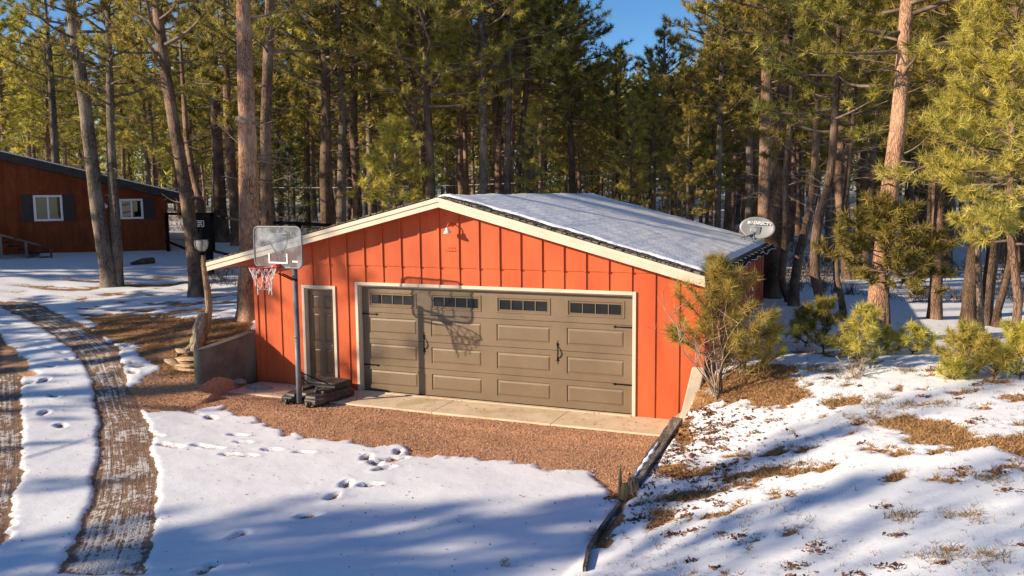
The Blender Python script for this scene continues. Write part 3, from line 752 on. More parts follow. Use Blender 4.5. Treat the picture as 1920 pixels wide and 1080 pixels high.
# left wing wall
A = np.array([-2.46, -.02, 0]); Bp = np.array([-2.68, -1.38, 0]); d = (Bp-A)/np.linalg.norm(Bp-A); pn_ = np.array([d[1], -d[0], 0])
if pn_[0] > 0: pn_ = -pn_
lw = MB()
lw.hexa([A+[0, 0, -.3], Bp+[0, 0, -.3], Bp+pn_*.22+[0, 0, -.3], A+pn_*.22+[0, 0, -.3], A+[0, 0, 1.05], Bp+[0, 0, .86], Bp+pn_*.22+[0, 0, .86], A+pn_*.22+[0, 0, 1.05]])
tag(lw.build('retaining_wall', M['shaded_concrete'], None, .02, 3), 'low grey concrete wing wall left of the entry door, holding back the needle bank', 'retaining wall', kind='thing')
rw = MB(); rx = 6.56
rw.hexa([(rx, -.03, -.3), (rx-.02, -1.02, -.3), (rx+.20, -1.02, -.3), (rx+.22, -.03, -.3), (rx, -.03, .95), (rx-.02, -1.02, .22), (rx+.20, -1.02, .22), (rx+.22, -.03, .95)])
tag(rw.build('retaining_wall', M['wing'], None, .025, 3), 'narrow tan concrete wing wall sloping down from the right corner of the garage', 'retaining wall', kind='thing')

def timber(p0, p1, wd, ht, name, label, mat, snow=False, taper=1.0, rz=0.0):
    p0 = np.array(p0, float); p1 = np.array(p1, float); L = np.linalg.norm(p1-p0); d = (p1-p0)/L
    sx = np.cross(d, [0, 0, 1]); sx /= np.linalg.norm(sx); uz = np.cross(sx, d)
    mb = MB(p0); nseg = 14; prof = [(-1, -1), (-.3, -1), (.3, -1), (1, -1), (1, -.2), (1, 1), (.4, 1), (-.2, 1), (-1, 1), (-1, .1)]
    rr = random.Random(int(L*977)); vs = []
    for i in range(nseg+1):
        f = i/nseg; k = 1+(taper-1)*f
        for (u, v) in prof:
            j = 1+rr.uniform(-.07, .07); vs.append(p0+d*L*f+sx*u*wd/2*k*j+uz*v*ht/2*k*j)
    n = len(prof); fs = [(i*n+j, i*n+(j+1) % n, (i+1)*n+(j+1) % n, (i+1)*n+j) for i in range(nseg) for j in range(n)]
    fs += [tuple(range(n))[::-1], tuple(nseg*n+j for j in range(n))]
    mb.add(vs, fs); o = mb.build(name, mat, None, .012, 2); tag(o, *label)
    return o, d, sx, uz, L
ta = gp(1252, 815); 
t0 = np.array([6.55, -1.10, .24]); t1 = np.array([6.53, -3.75, .07])
tm, d_, sx_, uz_, L_ = timber(t0, t1, .17, .21, 'landscape_timber', ('long weathered timber edging the gravel, streaked with snow', 'timber'), M['weathered'])
# snow streak on the timber
sk = MB(t0); vs = []; n_ = 16
for i in range(n_+1):
    f = .45+.5*i/n_; c = t0+d_*L_*f+uz_*.108; wv = .028*math.sin(PI*i/n_)**.5*(1+.4*math.sin(i*1.7))+.002
    for u in (-wv, 0, wv): vs.append(c+sx_*(u+.02)+uz_*(.018 if u == 0 else -.002))
sk.add(vs, [(i*3+j, i*3+j+1, i*3+j+4, i*3+j+3) for i in range(n_) for j in range(2)], True); so_ = sk.build('snow_streak', M['roof_snow'], tm); so_.location = (0, 0, 0)
b0 = gp(1258, 792); b1 = gp(1338, 736)
timber(b0+[0.1, -.1, .03], b1+[0, 0, .04], .12, .12, 'landscape_timber', ('short dark timber running back from the wing wall to the small pine', 'timber'), M['weathered'])
pb = gp(1180, 938); ps = MB(pb)
vs = []; rr = random.Random(5)
pb = pb+np.array([-.06, -.02, 0])
ps.tube([pb+[0, 0, -.3], pb+[0, 0, .05], pb+[.01, 0, .16], pb+[0, .01, .22]], [.075, .07, .06, .04], 8, smooth=False)
ps.tube([pb+[-.05, 0, .05], pb+[-.055, 0, .28], pb+[-.05, .0, .46]], [.03, .022, .006], 6)
tag(ps.build('wooden_stake', M['stake']), 'split orange-brown stake holding the lower end of the long timber', 'stake')
# thin edging board continuing towards the camera
q = [gp(1162, 955), gp(1128, 1000), gp(1104, 1040), gp(1096, 1079)]; eb = MB(q[0])
for a, b in zip(q[:-1], q[1:]):
    eb.obox((a+b)/2+[0, 0, .02], (b-a)/2, (.02, 0, 0), (0, 0, .07))
tag(eb.build('edging_board', M['weathered']), 'thin dark edging board below the stake at the edge of the snowy lawn', 'edging board')

# ------------------------------------------------------------------ basketball hoop
HP = np.array([-.42, -1.33, -.03]); nv = np.array([-.10, -.995, 0]); nv /= np.linalg.norm(nv); tv = np.array([.995, -.10, 0]); tv /= np.linalg.norm(tv)
hoop = thing('basketball_hoop', 'portable basketball hoop with a tattered white net in front of the entry door', 'basketball hoop', HP)
def hb(): return MB(HP)
BC = HP+nv*.40; BC = np.array([BC[0], BC[1], 2.93])
m = hb(); m.tube([HP+[0, 0, .05], HP+[0, 0, 1.3], HP+[0, 0, 1.301], HP+[0, 0, 2.60]], [.050, .050, .044, .044], 14)
m.tube([HP+[0, 0, 1.27], HP+[0, 0, 1.32]], [.054, .054], 14); m.build('pole', M['grey_steel'], hoop)
bw, bh, bc = .56, .36, .11
def rrect(w_, h_, r_, n=6):
    o = []
    for cx, cy, a0 in ((w_-r_, h_-r_, 0), (-w_+r_, h_-r_, 90), (-w_+r_, -h_+r_, 180), (w_-r_, -h_+r_, 270)):
        for k in range(n+1): a = R(a0+90*k/n); o.append((cx+r_*math.cos(a), cy+r_*math.sin(a)))
    return o
rp = rrect(bw, bh, bc)
m = hb(); m.prism(rrect(bw-.01, bh-.01, bc-.01), nv*.008, BC, tv); bd = m.build('backboard', M['acrylic'], hoop)
m = hb(); m.tube([BC+tv*u+np.array([0, 0, v])+nv*.004 for u, v in rp], .017, 8, closed=True); m.build('board_frame', M['grey_steel'], bd)
m = hb()
for (x0, x1, z0, z1) in ((-.225, .225, -.29, -.262), (-.225, -.195, -.261, -.11), (.195, .225, -.261, -.11)):
    m.obox(BC+tv*(x0+x1)/2+np.array([0, 0, (z0+z1)/2])+nv*.011, tv*(x1-x0)/2, nv*.0015, (0, 0, (z1-z0)/2))
m.obox(BC+tv*.40+np.array([0, 0, -.245])+nv*.011, tv*.065, nv*.0015, (0, 0, .016))
m.build('target_square', M['white'], bd)
# bracket arms behind the board
m = hb()
for sg in (-1, 1):
    pts = [BC+tv*sg*.205+np.array([0, 0, .34])-nv*.02, BC+tv*sg*.205+np.array([0, 0, .08])-nv*.02, BC+tv*sg*.045+np.array([0, 0, -.14])-nv*.03, BC+tv*sg*.04+np.array([0, 0, -.35])-nv*.02]
    m.tube(pts, .011, 6)
for z0, z1 in ((2.52, 2.64), (2.30, 2.44)):
    for sg in (-1, 1):
        a = HP+tv*sg*.05+np.array([0, 0, z0]); a[2] = z0; b = BC+tv*sg*.05-nv*.03; b[2] = z1+.02
        m.tube([a, b], .013, 6)
m.build('support_arm', M['black'], hoop)
RC = np.array([BC[0], BC[1], 2.60])+nv*(.15+.235)
m = hb(); ring = [RC+tv*.235*math.cos(2*PI*k/36)+nv*.235*math.sin(2*PI*k/36) for k in range(36)]
m.tube(ring, .010, 8, closed=True); m.obox(RC-nv*.32+[0, 0, -.01], tv*.05, nv*.06, (0, 0, .045)); m.tube([RC-nv*.27+tv*.05, RC-nv*.2+tv*.12+[0, 0, -.0]], .008, 6); m.tube([RC-nv*.27-tv*.05, RC-nv*.2-tv*.12], .008, 6)
m.build('rim', M['rim'], hoop)
m = hb(); rr = random.Random(9); NK = 12
lv = [(0, .232), (-.11, .19), (-.22, .155), (-.31, .14), (-.40, .13)]
def netp(l, k):
    z, r_ = lv[l]; a = 2*PI*(k+.5*(l % 2))/NK+.1*l; torn = .09*max(0, math.sin(a*1.0+.5))*(l/3.)
    return RC+tv*r_*math.cos(a)+nv*r_*math.sin(a)+np.array([rr.uniform(-.008, .008), 0, z+torn+rr.uniform(-.015, .015)])
NP = [[netp(l, k) for k in range(NK)] for l in range(5)]
for l in range(4):
    for k in range(NK):
        if (l >= 1 and k in (1, 2)) or (l >= 2 and k in (0, 3, 4)) or (l == 1 and k in (6,)): continue
        a = NP[l][k]
        for kk in ((k, (k-1) % NK) if l % 2 == 0 else (k, (k+1) % NK)):
            b = NP[l+1][kk]; md = (a+b)/2+np.array([0, 0, -.01]); m.tube([a, md, b], .0058, 5, caps=False)
for k in (5, 8, 10, 11, 1, 2): 
    a = NP[4][k] if k not in (1, 2) else NP[1][k]; m.tube([a, a+[.004, 0, -.05], a+[0, 0, -.09]], [.006, .009, .006], 5)
m.tube([NP[4][k] for k in (5, 6, 7, 8, 9, 10, 11)], .006, 5)
m.build('net', M['net'], hoop)
# base tank
bx = -nv; by = tv
def bp(u, v, z): return HP+bx*u+by*v+np.array([0, 0, z])
m = hb()
out = [(-.05, -.40), (-.05, -.16), (.06, -.09), (.06, .09), (-.05, .16), (-.05, .42), (.10, .50), (.95, .52), (1.08, .40), (1.08, -.36), (.95, -.48), (.10, -.46)]
def ring_at(s, z, du=0): 
    cu, cv = .5, 0; return [bp(cu+(u-cu)*s+du, cv+(v-cv)*s, z) for u, v in out]
levels = [ring_at(.97, .05), ring_at(1.0, .08), ring_at(1.0, .13), ring_at(.96, .15), ring_at(.90, .16), ring_at(.86, .20), ring_at(.80, .21)]
vs = [p for l in levels for p in l]; n_ = len(out)
fs = [(i*n_+j, i*n_+(j+1) % n_, (i+1)*n_+(j+1) % n_, (i+1)*n_+j) for i in range(len(levels)-1) for j in range(n_)]+[tuple(range(n_))[::-1], tuple((len(levels)-1)*n_+j for j in range(n_))]
m.add(vs, fs)
m.build('water_tank', M['plastic'], hoop, .012, 2)
m = hb(); C0 = bp(.80, .02, .26); m.obox(C0, bx*.24, by*.36, (0, 0, .07)); m.obox(bp(.42, -.24, .225), bx*.16, by*.10, (0, 0, .03)); m.obox(bp(.42, .26, .225), bx*.18, by*.12, (0, 0, .03))
m.lathe([(0, .0), (.05, 0), (.05, .03), (0, .03)], bp(.50, 0, .21), 14); m.build('tank_hump', M['plastic'], hoop, .03, 3)
for v in (-.24, .26):
    m = hb(); m.lathe([(0, -.025), (.055, -.025), (.062, -.015), (.062, .015), (.055, .025), (0, .025)], bp(-.06, v, .062), 16, by); m.obox(bp(-.03, v-.045, .08), bx*.05, by*.008, (0, 0, .04)); m.obox(bp(-.03, v+.045, .08), bx*.05, by*.008, (0, 0, .04)); m.build('wheel', M['plastic'], hoop)
m = hb(); m.tube([bp(.03, -.03, .58), bp(.62, -.30, .24)], .011, 6); m.tube([bp(.03, .03, .62), bp(.66, .30, .24)], .011, 6); m.build('brace_rod', M['black'], hoop)

# ------------------------------------------------------------------ satellite dish
SD = np.array([6.42, 7.35, 0]); SD[2] = rooftop(SD[0])+.03
dish = thing('satellite_dish', 'grey oval satellite dish with white lettering at the back corner of the garage roof', 'satellite dish', SD)
DC = atd(1420, 427, float((SD-CAM)@_fw)); look = CAM-DC+np.array([-2.0, 2.5, 3.5]); look /= np.linalg.norm(look)
dx_ = np.cross([0, 0, 1], look); dx_ /= np.linalg.norm(dx_); dy_ = np.cross(look, dx_)
tl = R(5); dx_, dy_ = dx_*math.cos(tl)-dy_*math.sin(tl), dy_*math.cos(tl)+dx_*math.sin(tl)
m = MB(SD); NR, NA = 7, 40; vs = []; AW, AH = .425, .27
def dpt(r, a, off=0): return DC+dx_*AW*r*math.cos(a)+dy_*AH*r*math.sin(a)+look*(.07*r*r-.07+off)
for side, off in ((0, 0), (1, -.012)):
    base = len(vs); vs.append(dpt(0, 0, off))
    for i in range(1, NR+1):
        for j in range(NA): vs.append(dpt(i/NR, 2*PI*j/NA, off))
fs = []; n1 = 1+NR*NA
for b in (0, n1):
    for j in range(NA):
        t3 = (b, b+1+j, b+1+(j+1) % NA); fs.append(t3 if b == 0 else t3[::-1])
        for i in range(NR-1):
            q4 = (b+1+i*NA+j, b+1+(i+1)*NA+j, b+1+(i+1)*NA+(j+1) % NA, b+1+i*NA+(j+1) % NA); fs.append(q4 if b == 0 else q4[::-1])
for j in range(NA):
    a = 1+(NR-1)*NA+j; b = 1+(NR-1)*NA+(j+1) % NA; fs.append((a, n1+a, n1+b, b))
m.add(vs, fs, True); dr = m.build('reflector', M['dish'], dish)
def text_obj(txt, size, origin, ex, ey, mat, parent, name, shear=0, thick=.002, base=None):
    cu = bpy.data.curves.new(name, 'FONT'); cu.body = txt; cu.size = size; cu.extrude = thick; cu.shear = shear; cu.offset = size*.03
    tmp = bpy.data.objects.new(name, cu); COL.objects.link(tmp); dg = bpy.context.evaluated_depsgraph_get(); me = bpy.data.meshes.new_from_object(tmp.evaluated_get(dg))
    bpy.data.objects.remove(tmp)
    o = bpy.data.objects.new(name, me); me.materials.clear(); me.materials.append(mat); link(o, parent)
    ex = np.array(ex); ey = np.array(ey); ez = np.cross(ex, ey)
    o.matrix_local = Matrix([[ex[0], ey[0], ez[0], origin[0]-base[0]], [ex[1], ey[1], ez[1], origin[1]-base[1]], [ex[2], ey[2], ez[2], origin[2]-base[2]], [0, 0, 0, 1]])
    return o
off = look*-.03
text_obj('DIRECTV', .108, DC+dx_*-.11+dy_*.085+look*-.012, dx_, dy_, M['white'], dr, 'lettering', .2, .01, SD)
m = MB(SD); o_ = DC+dx_*-.25+dy_*.085+look*-.010
m.prism([(0, 0), (.05, 0), (.075, .02), (.078, .045), (.06, .065), (0, .07), (0, .045), (.035, .04), (0, .03)], look*-.004, o_, dx_, dy_)
m.prism([(.088, 0), (.11, .01), (.118, .03), (.118, .07), (.105, .07), (.102, .03), (.085, .015)], look*-.004, o_, dx_, dy_); m.build('emblem', M['white'], dr)
m = MB(SD); FA = DC+look*.42-dy_*.20-dx_*.03; m.tube([DC-dy_*.25-look*.02, DC-dy_*.32+look*.12, FA], .014, 8); m.build('feed_arm', M['grey_steel'], dish)
m = MB(SD); m.obox(FA+dy_*.06, dx_*.075, dy_*.05, look*.03); m.build('receiver', M['dish'], dish, .01)
m = MB(SD); m.tube([SD+[0, 0, 0], SD+[0, 0, .10], DC-look*.08-dy_*.12], .022, 8); m.obox(DC-look*.06-dy_*.06, dx_*.07, dy_*.10, look*.02)
for sg in (-1, 1): m.tube([SD+[0, .0, .12], SD+np.array([.14*sg, -.10, -.03-.04*sg])], .012, 6)
m.obox(SD+[0, 0, .0], (.1, 0, -.027), (0, .08, 0), (.003, 0, .012)); m.build('mount', M['grey_steel'], dish)
m = MB(SD); c0 = SD+[.02, 0, .1]; m.tube([c0, c0+[.14, -.02, .02], c0+[.2, -.04, -.12], c0+[.15, -.04, -.22]], .006, 6); m.build('coax_lead', M['black'], dish)
# loose cable along the eave
cb = MB((EX+.14, 8.6, EZ)); pts = []
for k in range(30):
    f = k/29; y = 8.7-f*8.4; pts.append((EX+.17+.05*math.sin(k*1.1)+.03*math.sin(k*2.3), y, EZ-.06-.05*abs(math.sin(k*.7))-.03*math.sin(k*1.9)))
cb.tube(pts, .011, 6); tag(cb.build('eave_cable', M['white']), 'loose white cable draped along the gutter behind the small pine', 'cable')

# ------------------------------------------------------------------ cabin on the left
def cabin():
    A = atz(-330, 478, 1.75) if False else None
    p0 = atd(0, 482, 30.0); p1 = atd(320, 470, 33.0)
    u = (p1-p0); u[2] = 0; L = np.linalg.norm(u); u /= L; n = np.array([u[1], -u[0], 0])   # n towards the drive/camera
    if n@(CAM-p0) < 0: n = -n
    o = np.array([p0[0], p0[1], 0.0]); zb = 1.70
    def W(s, z, d=0): return o+u*s+n*d+np.array([0, 0, z])
    def at_px(px, py, d=0):
        # point of the facade plane seen at a pixel
        r = ray(px, py); t = ((o+n*d-CAM)@n)/(r@n); p = CAM+r*t; return float((p-o)@u), float(p[2])
    th = thing('cabin', 'dark red-brown cabin with a long sloping roof and white windows, in shade', 'cabin', W(0, zb))
    mk = lambda: MB(W(0, zb))
    sR, zR = at_px(345, 378); s0, z0 = at_px(0, 300)
    kz = (zR-z0)/(sR-s0); S0, S1 = -9.0, at_px(318, 470)[0]
    top = lambda s: z0+kz*(s-s0)
    m = mk(); ex = u
    m.prism([(S0, zb-.6), (S1, zb-.6), (S1, top(S1)), (S0, top(S0))], -n*.2, o, u)
    m.prism([(0, zb-.6), (9, zb-.6), (9, top(S1)), (0, top(S1))], -u*.2, W(S1, 0)-n*.2, -n)
    m.prism([(S0, zb-.6), (S1, zb-.6), (S1, top(S1)), (S0, top(S0))], -n*.2, o-n*9.2, u)
    m.prism([(0, zb-.6), (9, zb-.6), (9, top(S0)), (0, top(S0))], u*.2, W(S0, 0)-n*.2, -n)
    k = 0; s = S0
    while s < S1:   # vertical grooves as thin battens
        m.obox(W(s, (zb+top(s))/2-.2, .008), u*.012, n*.008, (0, 0, (top(s)-zb)/2+.1)); s += .42; k += 1
    m.build('wall', M['cabin'], th)
    e1 = S1+.9; e0 = S0-.8
    m = mk()
    m.prism([(e0, top(e0)-.02), (e1, top(e1)-.02), (e1, top(e1)+.26), (e0, top(e0)+.26)], -n*10.4, o+n*.75, u); rf = m.build('roof', M['dark_trim'], th)
    m = mk(); m.prism([(e0, top(e0)+.262), (e1, top(e1)+.262), (e1, top(e1)+.30), (e0, top(e0)+.31)], -n*10.2, o+n*.72, u); m.build('snow_cover', M['roof_snow'], rf)
    m = mk(); vs_, vz_ = at_px(190, 325); q = W(vs_, top(vs_)+.28, -1.5); m.tube([q, q+[0, 0, .30]], .05, 10); m.lathe([(.0, .16), (.06, .13), (.085, .06), (.05, 0), (0, 0)], q+[0, 0, .30], 14); m.build('vent_pipe', M['grey_steel'], rf)
    # windows
    for (xa, xb, ya, yb, sh, bl) in ((61, 119, 366, 415, (1, 1), False), (223, 269, 373, 411, (0, 1), True)):
        sa, za = at_px(xa, ya); sb_, zb_ = at_px(xb, yb); sa2, _ = at_px(xa, yb)
        za, zb_ = max(za, zb_), min(za, zb_)
        zt = za; zl = at_px(xa, yb)[1]
        wn = bpy.data.objects.new('window', None); link(wn, th); wn.empty_display_size = .2
        m = mk(); f_ = .075
        m.prism([(sa, zl), (sb_, zl), (sb_, zl+f_), (sa, zl+f_)], n*.05, o+n*.02, u); m.prism([(sa, zt-f_), (sb_, zt-f_), (sb_, zt), (sa, zt)], n*.05, o+n*.02, u)
        m.prism([(sa, zl+f_), (sa+f_, zl+f_), (sa+f_, zt-f_), (sa, zt-f_)], n*.05, o+n*.02, u); m.prism([(sb_-f_, zl+f_), (sb_, zl+f_), (sb_, zt-f_), (sb_-f_, zt-f_)], n*.05, o+n*.02, u)
        mid = (sa+sb_)/2; m.prism([(mid-.03, zl+f_), (mid+.03, zl+f_), (mid+.03, zt-f_), (mid-.03, zt-f_)], n*.045, o+n*.02, u)
        m.build('frame', M['white'], wn)
        m = mk(); m.prism([(sa+f_, zl+f_), (sb_-f_, zl+f_), (sb_-f_, zt-f_), (sa+f_, zt-f_)], n*.01, o+n*.018, u); m.build('pane', M['cabin_glass'], wn)
        if bl:
            m = mk(); m.prism([(mid+.06, zl+.28), (sb_-f_-.12, zl+.28), (sb_-f_-.12, zt-f_-.01), (mid+.06, zt-f_-.01)], n*.004, o+n*.031, u); m.build('blind', M['blind'], wn)
        hw = .36
        for side, on in ((-1, sh[0]), (1, sh[1])):
            if not on: continue
            a = sa-hw-.02 if side < 0 else sb_+.02
            m = mk(); m.prism([(a, zl-.02), (a+hw, zl-.02), (a+hw, zt+.02), (a, zt+.02)], n*.03, o+n*.017, u)
            for j in range(14):
                z_ = zl+.05+j*(zt-zl-.1)/14; m.obox(W(a+hw/2, z_+.03, .05), u*(hw/2-.05), n*.008, (0, 0, .022))
            m.build('shutter', M['shutter'], th)
    m = mk(); s_, z_ = at_px(197, 384); c = W(s_, z_, .02); m.lathe([(0, 0), (.06, .005), (.06, .03), (.03, .04)], c, 12, n); m.lathe([(.03, .04), (.07, .08), (.085, .14), (.06, .19), (0, .20)], c, 14, n+np.array([0, 0, -.4])); m.build('wall_light', M['white'], th)
    # stair with handrail at the left
    m = mk(); a = at_px(0, 440, 1.1); b = at_px(95, 465, 1.1)
    m.tube([W(a[0]-1.5, a[1]+.35, 1.1), W(a[0], a[1], 1.1), W(b[0], b[1], 1.1)], .045, 6)
    for f in (0, .5, 1): 
        s_ = a[0]+(b[0]-a[0])*f; z_ = a[1]+(b[1]-a[1])*f; m.obox(W(s_, z_-.4, 1.1), u*.04, n*.04, (0, 0, .4))
    m.build('handrail', M['weathered'], th)
    m = mk()
    for j in range(6):
        s_ = b[0]-.2-j*.3; m.obox(W(s_, zb+.08+j*.13, .6), u*.16, n*.5, (0, 0, .02))
    m.build('stair', M['dark_trim'], th)
    return o, u, n, W, at_px
cabin()

# fence with black cabinet
def yard_fence():
    D = 27.5
    pl = [atd(312, 401, 32.5), atd(352, 401, 28.5), atd(397, 403, 28), atd(462, 416, 25.5), atd(560, 419, 24.5), atd(640, 424, 24)]
    ll = [atd(312, 452, 32.5), atd(352, 468, 28.5), atd(397, 470, 28), atd(440, 480, 26.5), atd(470, 488, 25.5)]
    th = thing('yard_fence', 'black two-rail pipe fence running behind the pine trunks left of the garage', 'fence', pl[0])
    m = MB(pl[0]); m.tube(pl, .055, 6); m.build('top_rail', M['black'], th)
    m = MB(pl[0]); m.tube(ll, .045, 6); m.build('bottom_rail', M['black'], th)
    for p in (pl[0], pl[1], pl[3], pl[4], pl[5]):
        m = MB(pl[0]); g_ = Hs(p[0], p[1]); m.tube([(p[0], p[1], g_-.1), (p[0], p[1], p[2]+.05)], .07, 6); m.build('fence_post', M['black'], th)
    c = (atd(365, 402, 27.8)+atd(397, 402, 27.8))/2; w2 = .30; zt = c[2]+.02; zb_ = Hs(c[0], c[1])+.05; zb_ = atd(380, 472, 27.8)[2]
    bxn = thing('utility_box', 'tall black cabinet with a small white framed sign, behind the lamp post', 'cabinet', (c[0], c[1], zb_))
    m = MB((c[0], c[1], zb_)); m.obox((c[0], c[1], (zt+zb_)/2), _ri*.29*np.array([1, 1, 0]), np.array([-_ri[1], _ri[0], 0])*.18, (0, 0, (zt-zb_)/2)); m.obox((c[0], c[1], zt+.02), _ri*.32*np.array([1, 1, 0]), np.array([-_ri[1], _ri[0], 0])*.21, (0, 0, .02)); m.build('cabinet', M['black'], bxn, .02)
    m = MB((c[0], c[1], zb_)); g_ = Hs(c[0], c[1]); m.obox((c[0], c[1], (g_+zb_)/2-.05), _ri*.22*np.array([1, 1, 0]), np.array([-_ri[1], _ri[0], 0])*.14, (0, 0, (zb_-g_)/2+.04)); m.build('plinth', M['black'], bxn)
    s0 = atd(376, 419, 27.8); fwd = np.array([_ri[1], -_ri[0], 0]); r2 = _ri*np.array([1, 1, 0])
    s0 = np.array([c[0], c[1], s0[2]])+fwd*.185+r2*(-.05)
    m = MB((c[0], c[1], zb_)); W_, H_ = .12, .095
    for a in ((0, H_, W_, .008), (0, -H_, W_, .008)): m.obox(s0+np.array([0, 0, a[1]]), r2*a[2], fwd*.004, (0, 0, a[3]))
    for sg in (-1, 1): m.obox(s0+r2*W_*sg, r2*.008, fwd*.004, (0, 0, H_-.01))
    # two rows of letter blocks, too small in the photo to read
    for row, (z, ws) in enumerate(((.04, (.03, .035, .03, .032)), (-.035, (.022, .012, .03, .03, .035)))):
        x = -.085
        for w_ in ws: m.obox(s0+r2*(x+w_/2)+np.array([0, 0, z]), r2*w_/2*.8, fwd*.003, (0, 0, .026)); x += w_+.006
    m.build('sign', M['white'], bxn)
yard_fence()

# ------------------------------------------------------------------ lamp post and things round it
lb = gp(383, 648); 
DL = depth(lb)
lamp = thing('lamp_post', 'garden lantern on a crooked peeled-log post behind the grey wing wall', 'lamp post', lb)
m = MB(lb); m.tube([atd(374, 660, DL), atd(378, 640, DL), atd(389, 608, DL), atd(392, 575, DL), atd(389, 545, DL), atd(384, 510, DL), atd(380, 478, DL)], [.085, .08, .078, .075, .07, .062, .055], 12)
m.build('post', M['post_wood'], lamp)
tc = atd(379, 480, DL)
m = MB(lb); m.lathe([(.05, -.12), (.055, 0), (.05, .02), (.09, .05), (.095, .09), (.07, .10)], tc, 16); m.build('collar', M['black'], lamp)
gc_ = tc+[0, 0, .10]
m = MB(lb); prof = [(.07, 0), (.12, .05), (.145, .12), (.15, .19), (.135, .25)]; m.lathe(prof, gc_, 20); m.build('globe', M['lamp_glass'], lamp)
m = MB(lb)
for k in range(6):
    a = 2*PI*k/6+.3; m.tube([gc_+np.array([math.cos(a)*r_*1.03, math.sin(a)*r_*1.03, h_]) for r_, h_ in prof], .007, 5)
m.lathe([(.15, .245), (.185, .255), (.18, .27), (.10, .35), (.05, .38), (.02, .40), (.015, .50), (.004, .56), (0, .57)], gc_, 20); m.build('lantern_cage', M['black'], lamp)
m = MB(lb)
for k in range(3): a = 2*PI*k/3; m.tube([gc_+[.04*math.cos(a), .04*math.sin(a), 0], gc_+[.04*math.cos(a), .04*math.sin(a), .12]], .012, 6)
m.build('candle_bulb', M['white'], lamp)

def lump(c, sz, seed, mat, name, label, flat=1.0, rough=.22, parent=None, n=14):
    r = np.random.default_rng(seed); vs = []; fs = []; nu, nv_ = n, n//2+2
    ph = r.uniform(0, 6, 8)
    base = np.array(c, float)
    for i in range(nv_+1):
        t = PI*i/nv_
        for j in range(nu):
            a = 2*PI*j/nu
            k = 1+rough*(math.sin(2*a+ph[0])*math.sin(t)*.5+math.sin(3*a+ph[1]+t*2)*.35*math.sin(t)+math.sin(5*t+ph[2]+a)*.2*math.sin(t))+r.uniform(-.06, .06)*math.sin(t)
            vs.append(base+np.array([math.cos(a)*math.sin(t)*k*sz[0], math.sin(a)*math.sin(t)*k*sz[1], math.cos(t)*k*sz[2]*flat]))
    for i in range(nv_):
        for j in range(nu): fs.append((i*nu+j, (i+1)*nu+j, (i+1)*nu+(j+1) % nu, i*nu+(j+1) % nu))
    mb = MB(c); mb.add(vs, fs, False); o = mb.build(name, mat, parent)
    if parent is None: tag(o, *label)
    return o
# gnarled stump beside the lamp post
m = MB(gp(372, 668)); rr = random.Random(2); DS = DL-.15
pts = [atd(371, 682, DS), atd(369, 668, DS), atd(368, 650, DS), atd(372, 625, DS), atd(377, 600, DS), atd(378, 584, DS)]
m.tube(pts, [.10, .16, .14, .13, .12, .085], 9, smooth=False)
m.tube([atd(372, 640, DS), atd(360, 652, DS), atd(345, 657, DS), atd(330, 668, DS-.2)], [.08, .06, .05, .03], 7)
m.tube([atd(378, 590, DS), atd(373, 583, DS)], [.06, .02], 6)
o = m.build('gnarled_stump', M['driftwood']); tag(o, 'gnarled grey driftwood stump standing against the lamp post', 'stump')
dm = o.modifiers.new('s', 'SUBSURF'); dm.levels = 2; dm.render_levels = 2
tx = bpy.data.textures.new('clouds', 'CLOUDS'); tx.noise_scale = .12
dm = o.modifiers.new('d', 'DISPLACE'); dm.texture = tx; dm.strength = .10; dm.mid_level = .5; dm.texture_coords = 'LOCAL'
# flat stones stacked
for i, (px, py, a, b, h, lab) in enumerate(((352, 694, .30, .17, .05, 'lowest flat stone of the pile by the wing wall, its lit edge ochre'), (353, 683, .26, .16, .05, 'thick ochre flat stone, second from the bottom of the pile'), (354, 674, .22, .13, .028, 'thin tan slab in the middle of the stone pile by the wing wall'),
                                      (352, 665, .30, .16, .032, 'broad pale slab on top of the stone pile'), (331, 678, .24, .12, .05, 'tilted ochre stone at the left side of the stone pile'), (342, 660, .16, .1, .03, 'small ochre stone behind the stone pile, nearest the gnarled stump'))):
    q = gp(px, 696 if i < 4 else py+9); zz = [0.04, .12, .19, .25, .06, .12][i]
    o = lump(q+np.array([0, 0, zz]), (a, b, h), 30+i, M['rock'], 'flat_stone', (lab, 'stone', 'flat stones piled at the end of the wing wall'), 1, .3); o.rotation_euler = (R(3*i-6), R([4, -3, 5, -4, 22, 8][i]), 0)
for (px, py, s, lab, seed) in ((446, 719, (.16, .12, .07), 'small broken concrete chunk at the foot of the wing wall', 3), (484, 731, (.30, .12, .075), 'long broken concrete chunk lying beside the hoop base', 4)):
    q = gp(px, py); lump(q+np.array([0, 0, .04]), s, seed, M['boulder'], 'concrete_chunk', (lab, 'rubble chunk'), 1, .35)
# stump and log further back
q = gp(373, 548); D_ = depth(q); m = MB(q); m.tube([atd(375, 549, D_), atd(375, 540, D_), atd(374, 505, D_), atd(373, 492, D_)], [.17, .165, .16, .12], 10); tag(m.build('tree_stump', M['bark_grey']), 'short mossy grey stump behind the lamp post', 'stump')
a = gp(246, 499); b = gp(288, 495); m = MB(a); m.tube([a+[0, 0, .08], (a+b)/2+[0, 0, .12], b+[0, 0, .1]], [.05, .12, .14], 8); tag(m.build('fallen_log', M['bark_brown']), 'short dark log lying on the snow in front of the cabin', 'log')

